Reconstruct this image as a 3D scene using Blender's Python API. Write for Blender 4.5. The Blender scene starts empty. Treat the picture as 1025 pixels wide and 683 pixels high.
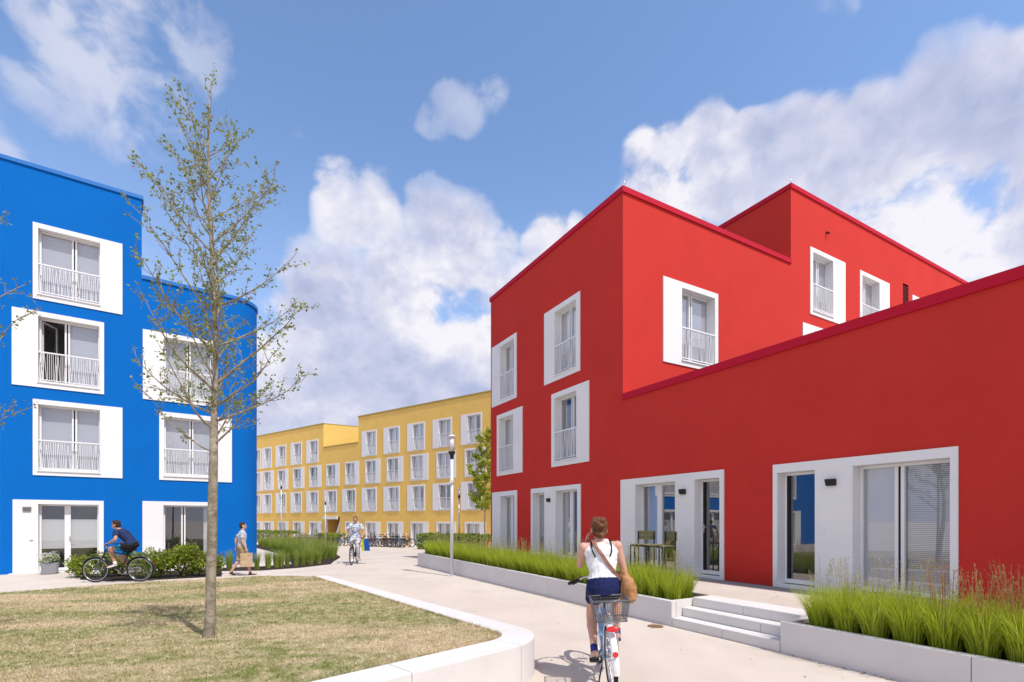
import bpy, bmesh, math, random
from mathutils import Vector, Matrix, Quaternion, noise
rnd = random.Random(11)
V = Vector
F, CX, HY, H = 500.0, 512.5, 521.0, 1.65
scene = bpy.context.scene
COL = scene.collection
WM = {}                                   # world matrix of every object we make

# ------------------------------------------------------------------ helpers
def ground_z(d):
    return 0.0 if d < 20 else (-0.025 * (d - 20) if d < 46 else -0.65)

def at(px, py, z=0.0):
    d = (H - z) * F / (py - HY)
    return V(((px - CX) / F * d, d, z))

def onground(px, py):
    d = (H) * F / (py - HY)
    for _ in range(20):
        d = (H - ground_z(d)) * F / (py - HY)
    return V(((px - CX) / F * d, d, ground_z(d)))

class Fac:
    """a vertical plane: origin on it, unit direction along it (towards picture right)"""
    def __init__(s, ox, oy, dx, dy):
        l = math.hypot(dx, dy); s.o = (ox, oy); s.d = (dx / l, dy / l)
        s.M = Matrix(((s.d[0], -s.d[1], 0, ox), (s.d[1], s.d[0], 0, oy), (0, 0, 1, 0), (0, 0, 0, 1)))
    def S(s, px):
        k = (px - CX) / F
        return (k * s.o[1] - s.o[0]) / (s.d[0] - k * s.d[1])
    def Z(s, px, py):
        return H - (py - HY) * (s.o[1] + s.d[1] * s.S(px)) / F
    def P(s, a, b, z=0.0):
        return V((s.o[0] + s.d[0] * a - s.d[1] * b, s.o[1] + s.d[1] * a + s.d[0] * b, z))

def link(o, parent=None, M=None):
    COL.objects.link(o)
    M = M or Matrix.Identity(4)
    WM[o] = M
    if parent is not None:
        o.parent = parent
        o.matrix_basis = WM[parent].inverted() @ M
    else:
        o.matrix_basis = M
    return o

def empty(name, label, cat, M=None, group=None, kind=None):
    o = bpy.data.objects.new(name, None); o.empty_display_size = 0.2
    link(o, None, M if M is not None else Matrix.Identity(4))
    return tag(o, label, cat, group, kind)

def tag(o, label=None, cat=None, group=None, kind=None):
    if label: o['label'] = label
    if cat: o['category'] = cat
    if group: o['group'] = group
    if kind: o['kind'] = kind
    return o

def mesh_of(name, bm, mats, smooth=False):
    me = bpy.data.meshes.new(name)
    bm.to_mesh(me); bm.free()
    for m in (mats if isinstance(mats, (list, tuple)) else [mats]): me.materials.append(m)
    if smooth:
        for p in me.polygons: p.use_smooth = True
    return me

def ob(name, bm, mats, parent=None, M=None, smooth=False, autosm=False):
    me = mesh_of(name, bm, mats, smooth)
    o = bpy.data.objects.new(name, me)
    if M is None: M = WM[parent] if parent is not None else Matrix.Identity(4)
    link(o, parent, M)
    return o

def copy_tree(o, M, parent=None, kids=None):
    """copy of a thing and of its parts; share the mesh data"""
    c = o.copy(); COL.objects.link(c); c.parent = parent
    c.matrix_parent_inverse = o.matrix_parent_inverse.copy()
    if parent is None: c.matrix_basis = M
    else: c.matrix_basis = o.matrix_basis.copy()
    WM[c] = M if parent is None else WM[parent] @ c.matrix_basis
    for ch in CH.get(o, []) if kids is None else kids:
        copy_tree(ch, None, c)
    return c
CH = {}
def refresh_children():
    CH.clear()
    for o in COL.objects:
        if o.parent is not None: CH.setdefault(o.parent, []).append(o)

def T(x, y, z, rz=0.0, s=1.0):
    return Matrix.Translation((x, y, z)) @ Matrix.Rotation(rz, 4, 'Z') @ Matrix.Scale(s, 4)

def box(bm, x0, x1, y0, y1, z0, z1, M=None, mi=0):
    vs = [bm.verts.new((x, y, z)) for z in (z0, z1) for y in (y0, y1) for x in (x0, x1)]
    if M is not None:
        for v in vs: v.co = M @ v.co
    for f in ((0, 2, 3, 1), (4, 5, 7, 6), (0, 1, 5, 4), (2, 6, 7, 3), (0, 4, 6, 2), (1, 3, 7, 5)):
        fc = bm.faces.new([vs[i] for i in f]); fc.material_index = mi
    return vs

def quad(bm, a, b, c, d, mi=0):
    f = bm.faces.new([bm.verts.new(p) for p in (a, b, c, d)]); f.material_index = mi; return f

def frame_for(t):
    t = t.normalized()
    up = V((0, 0, 1)) if abs(t.z) < 0.9 else V((1, 0, 0))
    a = t.cross(up).normalized(); return a, t.cross(a).normalized()

def tube(bm, pts, r, n=8, closed=False, mi=0, cap=True, smooth=True):
    pts = [V(p) for p in pts]; N = len(pts)
    rs = list(r) if isinstance(r, (list, tuple)) else [r] * N
    rings = []
    a = None
    for i, p in enumerate(pts):
        if closed: t = pts[(i + 1) % N] - pts[i - 1]
        else: t = pts[min(i + 1, N - 1)] - pts[max(i - 1, 0)]
        t = t.normalized() if t.length > 1e-9 else V((0, 0, 1))
        if a is None: a, b = frame_for(t)
        else:
            a = (a - t * a.dot(t))
            a = a.normalized() if a.length > 1e-6 else frame_for(t)[0]
            b = t.cross(a)
        rings.append([bm.verts.new(p + (a * math.cos(2 * math.pi * k / n) + b * math.sin(2 * math.pi * k / n)) * rs[i]) for k in range(n)])
    M_ = N if closed else N - 1
    for i in range(M_):
        A_, B_ = rings[i], rings[(i + 1) % N]
        for k in range(n):
            f = bm.faces.new((A_[k], A_[(k + 1) % n], B_[(k + 1) % n], B_[k])); f.material_index = mi; f.smooth = smooth
    if cap and not closed:
        f = bm.faces.new(rings[0][::-1]); f.material_index = mi
        f = bm.faces.new(rings[-1]); f.material_index = mi

def ring(bm, c, R, r, axis='y', n=40, m=8, mi=0):
    pts = []
    for k in range(n):
        a = 2 * math.pi * k / n
        if axis == 'y': pts.append((c[0] + R * math.cos(a), c[1], c[2] + R * math.sin(a)))
        elif axis == 'z': pts.append((c[0] + R * math.cos(a), c[1] + R * math.sin(a), c[2]))
        else: pts.append((c[0], c[1] + R * math.cos(a), c[2] + R * math.sin(a)))
    tube(bm, pts, r, m, closed=True, mi=mi)

def ball(bm, c, rx, ry=None, rz=None, M=None, seg=16, mi=0):
    ry = rx if ry is None else ry; rz = rx if rz is None else rz
    m4 = Matrix.Translation(c) @ (M or Matrix.Identity(4)) @ Matrix.Diagonal((rx, ry, rz, 1))
    ret = bmesh.ops.create_uvsphere(bm, u_segments=seg, v_segments=max(6, seg // 2 + 2), radius=1.0, matrix=m4)
    for v in ret['verts']:
        for f in v.link_faces: f.material_index = mi; f.smooth = True

def loft(bm, rings, n=16, mi=0):
    """rings: (centre, half axis a, half axis b)"""
    R_ = []
    for c, a, b in rings:
        c, a, b = V(c), V(a), V(b)
        R_.append([bm.verts.new(c + a * math.cos(2 * math.pi * k / n) + b * math.sin(2 * math.pi * k / n)) for k in range(n)])
    for i in range(len(R_) - 1):
        for k in range(n):
            f = bm.faces.new((R_[i][k], R_[i][(k + 1) % n], R_[i + 1][(k + 1) % n], R_[i + 1][k])); f.smooth = True; f.material_index = mi
    bm.faces.new(R_[0][::-1]).material_index = mi; bm.faces.new(R_[-1]).material_index = mi

def cells(bm, s0, s1, z0, z1, holes, y=0.0, M=None, mi=0):
    """a wall face in the plane y with rectangular holes"""
    xs = sorted({s0, s1, *[min(max(v, s0), s1) for h in holes for v in h[:2]]})
    zs = sorted({z0, z1, *[min(max(v, z0), z1) for h in holes for v in h[2:4]]})
    vd = {}
    def vv(x, z):
        k = (round(x, 5), round(z, 5))
        if k not in vd:
            p = V((x, y, z)); vd[k] = bm.verts.new(M @ p if M is not None else p)
        return vd[k]
    for i in range(len(xs) - 1):
        for j in range(len(zs) - 1):
            cx, cz = (xs[i] + xs[i + 1]) / 2, (zs[j] + zs[j + 1]) / 2
            if xs[i + 1] - xs[i] < 1e-6 or zs[j + 1] - zs[j] < 1e-6: continue
            if any(h[0] < cx < h[1] and h[2] < cz < h[3] for h in holes): continue
            f = bm.faces.new((vv(xs[i], zs[j]), vv(xs[i + 1], zs[j]), vv(xs[i + 1], zs[j + 1]), vv(xs[i], zs[j + 1])))
            f.material_index = mi

# ------------------------------------------------------------------ materials
def srgb(r, g, b):
    return tuple(((c / 255) / 12.92 if c / 255 <= 0.04045 else ((c / 255 + 0.055) / 1.055) ** 2.4) for c in (r, g, b))

def mat(name, col, rough=0.8, metal=0.0, spec=0.3):
    m = bpy.data.materials.new(name); m.use_nodes = True
    b = m.node_tree.nodes['Principled BSDF']
    b.inputs['Base Color'].default_value = (*col, 1); b.inputs['Roughness'].default_value = rough
    b.inputs['Metallic'].default_value = metal; b.inputs['Specular IOR Level'].default_value = spec
    return m

def nd(m, t, **kw):
    n = m.node_tree.nodes.new(t)
    for k, v in kw.items():
        if k in n.inputs: n.inputs[k].default_value = v
        else: setattr(n, k, v)
    return n

def ln(m, a, b): m.node_tree.links.new(a, b)

def rough_mat(name, c1, c2, scale, rough=0.85, bump=0.0, bscale=80, detail=6, dist=0.01, c3=None, s3=1.0, f3=0.3, lo=0.35, hi=0.65, spec=0.25):
    """base colour mottled between two near colours, fine bump"""
    m = mat(name, c1, rough, spec=spec); B = m.node_tree.nodes['Principled BSDF']
    tc = nd(m, 'ShaderNodeNewGeometry')
    n1 = nd(m, 'ShaderNodeTexNoise', Scale=scale, Detail=detail, Roughness=0.6)
    ln(m, tc.outputs['Position'], n1.inputs['Vector'])
    mr = nd(m, 'ShaderNodeMapRange'); mr.inputs['From Min'].default_value = lo; mr.inputs['From Max'].default_value = hi
    ln(m, n1.outputs['Fac'], mr.inputs['Value'])
    mx = nd(m, 'ShaderNodeMix', data_type='RGBA'); mx.inputs[6].default_value = (*c1, 1); mx.inputs[7].default_value = (*c2, 1)
    ln(m, mr.outputs['Result'], mx.inputs[0]); out = mx.outputs[2]
    if c3 is not None:
        n3 = nd(m, 'ShaderNodeTexNoise', Scale=s3, Detail=4.0, Roughness=0.65)
        ln(m, tc.outputs['Position'], n3.inputs['Vector'])
        m3 = nd(m, 'ShaderNodeMapRange'); m3.inputs['From Min'].default_value = 0.52; m3.inputs['From Max'].default_value = 0.72
        m3.inputs['To Max'].default_value = f3
        ln(m, n3.outputs['Fac'], m3.inputs['Value'])
        mx3 = nd(m, 'ShaderNodeMix', data_type='RGBA'); mx3.inputs[7].default_value = (*c3, 1)
        ln(m, out, mx3.inputs[6]); ln(m, m3.outputs['Result'], mx3.inputs[0]); out = mx3.outputs[2]
    ln(m, out, B.inputs['Base Color'])
    if bump:
        n2 = nd(m, 'ShaderNodeTexNoise', Scale=bscale, Detail=4.0)
        ln(m, tc.outputs['Position'], n2.inputs['Vector'])
        bp = nd(m, 'ShaderNodeBump', Strength=bump, Distance=dist)
        ln(m, n2.outputs['Fac'], bp.inputs['Height']); ln(m, bp.outputs['Normal'], B.inputs['Normal'])
    return m

def sc(c, k): return tuple(min(1, x * k) for x in c)

def plaster(name, c):
    return rough_mat(name, sc(c, 0.97), sc(c, 1.03), 0.9, 0.9, bump=0.35, bscale=220, dist=0.004, c3=sc(c, 0.88), s3=0.5, f3=0.5, spec=0.15)

RED = (0.575, 0.040, 0.031); BLUE = (0.001, 0.136, 0.50); YEL = (0.86, 0.56, 0.155)
M_ = {}
M_['red'] = plaster('red_render', RED)
M_['redcap'] = mat('crimson_metal_coping', (0.50, 0.004, 0.026), 0.6, spec=0.2)
M_['blue'] = plaster('blue_render', BLUE)
M_['bluecap'] = mat('blue_metal_coping', (0.008, 0.15, 0.50), 0.4, spec=0.5)
M_['yellow'] = plaster('ochre_render', YEL)
M_['yellowcap'] = mat('olive_metal_coping', (0.42, 0.30, 0.06), 0.5)
M_['white'] = rough_mat('white_render', (0.79, 0.785, 0.785), (0.83, 0.825, 0.825), 1.3, 0.85, bump=0.2, bscale=200, dist=0.003, spec=0.2)
M_['lacquer'] = mat('white_window_lacquer', (0.80, 0.80, 0.81), 0.4, spec=0.5)
M_['rail'] = mat('white_railing_paint', (0.80, 0.80, 0.82), 0.45, spec=0.5)
M_['rubber'] = mat('black_gasket', (0.012, 0.012, 0.014), 0.5)
M_['blind'] = mat('grey_blind_fabric', (0.66, 0.66, 0.72), 0.9)
M_['curtain'] = mat('white_curtain_fabric', (0.72, 0.73, 0.74), 0.9)
M_['green_curtain'] = mat('green_curtain_fabric', (0.02, 0.22, 0.09), 0.9)
M_['red_curtain'] = mat('wine_red_curtain_fabric', (0.10, 0.015, 0.02), 0.9)
M_['room'] = rough_mat('grey_room_paint', (0.50, 0.49, 0.48), (0.54, 0.53, 0.52), 1.0, 0.9)
M_['dark'] = mat('black_metal', (0.018, 0.018, 0.02), 0.5)
M_['steel'] = mat('brushed_steel', (0.55, 0.55, 0.56), 0.35, metal=0.9)
M_['postgrey'] = mat('light_grey_post_paint', (0.62, 0.63, 0.66), 0.4, spec=0.5)
M_['soil'] = rough_mat('dark_bark_mulch', (0.018, 0.012, 0.009), (0.06, 0.04, 0.03), 30, 0.95, bump=1.0, bscale=45, dist=0.03)
M_['gravel'] = rough_mat('grey_gravel', (0.05, 0.05, 0.05), (0.22, 0.21, 0.2), 55, 0.9, bump=1.0, bscale=60, dist=0.02)
M_['slab'] = rough_mat('shade_darkened_grey_slabs', (0.24, 0.235, 0.235), (0.28, 0.275, 0.275), 3, 0.85, bump=0.2, bscale=150)  # slab grey darkened to paint in the shade band along the wall foot
M_['glass_opal'] = mat('lantern_glass', (0.75, 0.72, 0.70), 0.15, spec=0.6)

def concrete(name, c, tint):
    m = rough_mat(name, sc(c, 0.95), sc(c, 1.03), 2.2, 0.85, bump=0.25, bscale=120, dist=0.004, c3=tint, s3=1.1, f3=0.35)
    return m
M_['kerb'] = concrete('pale_cast_concrete', (0.68, 0.655, 0.63), (0.50, 0.47, 0.44))
M_['planter'] = concrete('light_grey_cast_concrete', (0.66, 0.63, 0.615), (0.46, 0.43, 0.41))

def paving():
    m = rough_mat('beige_fine_asphalt', (0.590, 0.512, 0.438), (0.640, 0.560, 0.486), 0.55, 0.9, bump=0.5, bscale=260, dist=0.004,
                  c3=(0.47, 0.40, 0.35), s3=0.4, f3=0.55)
    B = m.node_tree.nodes['Principled BSDF']
    src = B.inputs['Base Color'].links[0].from_socket
    g = nd(m, 'ShaderNodeNewGeometry')
    n = nd(m, 'ShaderNodeTexNoise', Scale=95.0, Detail=3.0, Roughness=0.8); ln(m, g.outputs['Position'], n.inputs['Vector'])
    mr = nd(m, 'ShaderNodeMapRange'); mr.inputs['From Min'].default_value = 0.3; mr.inputs['From Max'].default_value = 0.7
    mr.inputs['To Min'].default_value = 0.84; mr.inputs['To Max'].default_value = 1.12; ln(m, n.outputs['Fac'], mr.inputs['Value'])
    # long soft streaks of tyre dirt along the path
    mp = nd(m, 'ShaderNodeMapping'); mp.inputs['Rotation'].default_value = (0, 0, -0.52); mp.inputs['Scale'].default_value = (1.6, 0.12, 1)
    ln(m, g.outputs['Position'], mp.inputs['Vector'])
    n5 = nd(m, 'ShaderNodeTexNoise', Scale=1.0, Detail=5.0, Roughness=0.6); ln(m, mp.outputs['Vector'], n5.inputs['Vector'])
    m5 = nd(m, 'ShaderNodeMapRange'); m5.inputs['From Min'].default_value = 0.3; m5.inputs['From Max'].default_value = 0.7
    m5.inputs['To Min'].default_value = 0.95; m5.inputs['To Max'].default_value = 1.03; ln(m, n5.outputs['Fac'], m5.inputs['Value'])
    mu = nd(m, 'ShaderNodeMath', operation='MULTIPLY'); ln(m, mr.outputs['Result'], mu.inputs[0]); ln(m, m5.outputs['Result'], mu.inputs[1])
    vm = nd(m, 'ShaderNodeVectorMath', operation='SCALE'); ln(m, src, vm.inputs[0]); ln(m, mu.outputs[0], vm.inputs['Scale'])
    ln(m, vm.outputs[0], B.inputs['Base Color'])
    return m
M_['paving'] = paving()

def glass_mat(name, ior=1.55, tint=(0.93, 0.95, 0.96)):
    m = bpy.data.materials.new(name); m.use_nodes = True; nt = m.node_tree
    nt.nodes.remove(nt.nodes['Principled BSDF']); out = nt.nodes['Material Output']
    tr = nd(m, 'ShaderNodeBsdfTransparent'); tr.inputs['Color'].default_value = (*tint, 1)
    gl = nd(m, 'ShaderNodeBsdfGlossy'); gl.inputs['Roughness'].default_value = 0.0
    fr = nd(m, 'ShaderNodeLayerWeight'); fr.inputs['Blend'].default_value = 0.5
    pw = nd(m, 'ShaderNodeMath', operation='POWER'); pw.inputs[1].default_value = 1.5; ln(m, fr.outputs['Facing'], pw.inputs[0])
    ma = nd(m, 'ShaderNodeMath', operation='MULTIPLY_ADD'); ma.inputs[1].default_value = 0.85 * (ior - 1) / .6; ma.inputs[2].default_value = 0.19 * (ior - 1) / .6; ma.use_clamp = True
    ln(m, pw.outputs[0], ma.inputs[0])
    mx = nd(m, 'ShaderNodeMixShader'); ln(m, ma.outputs[0], mx.inputs[0]); ln(m, tr.outputs[0], mx.inputs[1]); ln(m, gl.outputs[0], mx.inputs[2])
    ln(m, mx.outputs[0], out.inputs['Surface'])
    return m
M_['glass'] = glass_mat('window_glass', 1.6)

def slat_mat():
    m = mat('venetian_blind_slats', (0.55, 0.56, 0.60), 0.6); B = m.node_tree.nodes['Principled BSDF']
    g = nd(m, 'ShaderNodeNewGeometry'); sx = nd(m, 'ShaderNodeSeparateXYZ'); ln(m, g.outputs['Position'], sx.inputs[0])
    mu = nd(m, 'ShaderNodeMath', operation='MULTIPLY'); mu.inputs[1].default_value = 34; ln(m, sx.outputs[2], mu.inputs[0])
    fr = nd(m, 'ShaderNodeMath', operation='FRACT'); ln(m, mu.outputs[0], fr.inputs[0])
    gt = nd(m, 'ShaderNodeMath', operation='GREATER_THAN'); gt.inputs[1].default_value = 0.6; ln(m, fr.outputs[0], gt.inputs[0])
    mx = nd(m, 'ShaderNodeMix', data_type='RGBA'); mx.inputs[6].default_value = (0.62, 0.63, 0.68, 1); mx.inputs[7].default_value = (0.26, 0.27, 0.31, 1)
    ln(m, gt.outputs[0], mx.inputs[0]); ln(m, mx.outputs[2], B.inputs['Base Color'])
    return m
M_['slats'] = slat_mat()

def leaf_mat(name, ca, cb, trans=0.35, rough=0.6, cc=None):
    m = bpy.data.materials.new(name); m.use_nodes = True; nt = m.node_tree
    nt.nodes.remove(nt.nodes['Principled BSDF']); out = nt.nodes['Material Output']
    g = nd(m, 'ShaderNodeNewGeometry')
    rp = nd(m, 'ShaderNodeValToRGB'); ln(m, g.outputs['Random Per Island'], rp.inputs[0])
    rp.color_ramp.elements[0].color = (*ca, 1); rp.color_ramp.elements[1].color = (*cb, 1)
    if cc is not None:
        e = rp.color_ramp.elements.new(0.93); e.color = (*cb, 1); rp.color_ramp.elements[-1].color = (*cc, 1)
    d = nd(m, 'ShaderNodeBsdfPrincipled'); d.inputs['Roughness'].default_value = rough; d.inputs['Specular IOR Level'].default_value = 0.3
    t = nd(m, 'ShaderNodeBsdfTranslucent')
    ln(m, rp.outputs[0], d.inputs['Base Color']); ln(m, rp.outputs[0], t.inputs['Color'])
    mx = nd(m, 'ShaderNodeMixShader'); mx.inputs[0].default_value = trans
    ln(m, d.outputs[0], mx.inputs[1]); ln(m, t.outputs[0], mx.inputs[2]); ln(m, mx.outputs[0], out.inputs['Surface'])
    return m
M_['leaf_tree'] = leaf_mat('young_tree_leaves', (0.14, 0.19, 0.04), (0.38, 0.42, 0.11), 0.4, cc=(0.46, 0.26, 0.17))
M_['leaf_lime'] = leaf_mat('lime_tree_leaves', (0.26, 0.33, 0.03), (0.60, 0.66, 0.10), 0.55)
M_['leaf_shrub'] = leaf_mat('shrub_leaves', (0.14, 0.21, 0.02), (0.44, 0.52, 0.07), 0.45)
M_['leaf_hedge'] = leaf_mat('hedge_leaves', (0.11, 0.18, 0.02), (0.30, 0.38, 0.06), 0.35)
M_['grass'] = leaf_mat('ornamental_grass_blades', (0.26, 0.36, 0.016), (0.60, 0.68, 0.06), 0.5, cc=(0.64, 0.58, 0.22))
M_['grass_dark'] = leaf_mat('green_grass_blades', (0.18, 0.27, 0.03), (0.44, 0.53, 0.10), 0.45, cc=(0.36, 0.34, 0.13))
M_['seed'] = leaf_mat('grass_seed_heads', (0.30, 0.16, 0.07), (0.48, 0.33, 0.13), 0.4)
M_['seed_pale'] = leaf_mat('pale_grass_seed_heads', (0.36, 0.34, 0.12), (0.50, 0.48, 0.2), 0.4)
M_['flower'] = leaf_mat('white_flower_petals', (0.7, 0.72, 0.68), (0.8, 0.8, 0.76), 0.3)
M_['bark'] = rough_mat('grey_brown_bark', (0.22, 0.185, 0.13), (0.42, 0.37, 0.285), 9, 0.9, bump=0.9, bscale=38, dist=0.012, c3=(0.10, 0.075, 0.05), s3=24, f3=0.7)
M_['twig'] = mat('olive_brown_twigs', (0.17, 0.13, 0.075), 0.85)

def lawn_mat(name, blade=False):
    m = mat(name, (0.3, 0.25, 0.12), 0.95, spec=0.1); B = m.node_tree.nodes['Principled BSDF']
    g = nd(m, 'ShaderNodeNewGeometry')
    def nz(scale, det, lo, hi, a, b, vec=None):
        n = nd(m, 'ShaderNodeTexNoise', Scale=scale, Detail=det, Roughness=0.62); ln(m, vec or g.outputs['Position'], n.inputs['Vector'])
        r = nd(m, 'ShaderNodeMapRange'); r.inputs['From Min'].default_value = lo; r.inputs['From Max'].default_value = hi
        r.inputs['To Min'].default_value = a; r.inputs['To Max'].default_value = b
        ln(m, n.outputs['Fac'], r.inputs['Value']); return r.outputs['Result']
    mp = nd(m, 'ShaderNodeMapping'); mp.inputs['Rotation'].default_value = (0, 0, 0.25); mp.inputs['Scale'].default_value = (0.55, 1.5, 1)
    ln(m, g.outputs['Position'], mp.inputs['Vector'])
    big = nz(0.62, 9.0, 0.40, 0.57, 0, 1, mp.outputs['Vector'])
    x1 = nd(m, 'ShaderNodeMix', data_type='RGBA'); x1.inputs[6].default_value = (0.52, 0.405, 0.25, 1); x1.inputs[7].default_value = (0.22, 0.235, 0.075, 1)
    ln(m, big, x1.inputs[0])
    sm = nz(7.0, 8.0, 0.42, 0.66, 0, 0.75)
    x2 = nd(m, 'ShaderNodeMix', data_type='RGBA'); x2.inputs[7].default_value = (0.62, 0.50, 0.34, 1) if not blade else (0.64, 0.53, 0.36, 1)
    ln(m, sm, x2.inputs[0]); ln(m, x1.outputs[2], x2.inputs[6])
    fi = nz(38.0, 5.0, 0.3, 0.72, 0.62, 1.3)
    src = x2.outputs[2]
    sca = nd(m, 'ShaderNodeVectorMath', operation='SCALE'); ln(m, src, sca.inputs[0])
    if blade:
        mr = nd(m, 'ShaderNodeMapRange'); mr.inputs['To Min'].default_value = 0.62; mr.inputs['To Max'].default_value = 1.45
        ln(m, g.outputs['Random Per Island'], mr.inputs['Value']); ln(m, mr.outputs['Result'], sca.inputs['Scale'])
    else: ln(m, fi, sca.inputs['Scale'])
    ln(m, sca.outputs[0], B.inputs['Base Color'])
    if not blade:
        n2 = nd(m, 'ShaderNodeTexNoise', Scale=30.0, Detail=6.0); ln(m, g.outputs['Position'], n2.inputs['Vector'])
        bp = nd(m, 'ShaderNodeBump', Strength=0.9, Distance=0.03); ln(m, n2.outputs['Fac'], bp.inputs['Height']); ln(m, bp.outputs['Normal'], B.inputs['Normal'])
    return m
M_['lawn'] = lawn_mat('dry_lawn'); M_['lawnblade'] = lawn_mat('dry_lawn_blades', True)

# ------------------------------------------------------------------ windows
def railing_mesh(x0, x1, z0, z1, seed, r=0.0055, step=0.047, y=-0.012):
    bm = bmesh.new(); q = random.Random(seed)
    box(bm, x0, x1, y - 0.02, y + 0.02, z1 - 0.02, z1 + 0.02)
    box(bm, x0, x1, y - 0.012, y + 0.012, z0 - 0.01, z0 + 0.01)
    n = max(4, int((x1 - x0) / step)); w = (x1 - x0)
    for i in range(n + 1):
        a = x0 + 0.02 + (w - 0.04) * i / n
        k = q.choice((0, 0, 0, -1, 1, -1, 1)) * q.uniform(0.01, 0.035)
        b0 = min(max(a - k, x0 + .01), x1 - .01); b1 = min(max(a + k, x0 + .01), x1 - .01)
        vs = [bm.verts.new((x, yy, z)) for (x, z) in ((b0, z0), (b1, z1)) for x, yy in ((x - r, y - r), (x + r, y - r), (x + r, y + r), (x - r, y + r))]
        for j in range(4): bm.faces.new((vs[j], vs[(j + 1) % 4], vs[4 + (j + 1) % 4], vs[4 + j]))
    return bm

def drape(x0, x1, z0, z1, y, seed, amp=0.03, mi=0):
    bm = bmesh.new(); q = random.Random(seed); n = max(8, int((x1 - x0) / 0.025)); ph = q.uniform(0, 6); prev = None
    for i in range(n + 1):
        x = x0 + (x1 - x0) * i / n; yy = y + amp * math.sin(ph + x * 42) + amp * 0.5 * math.sin(x * 17 + ph)
        c = (bm.verts.new((x, yy, z0)), bm.verts.new((x, yy, z1)))
        if prev: bm.faces.new((prev[0], c[0], c[1], prev[1])).smooth = True
        prev = c
    return bm

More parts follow.
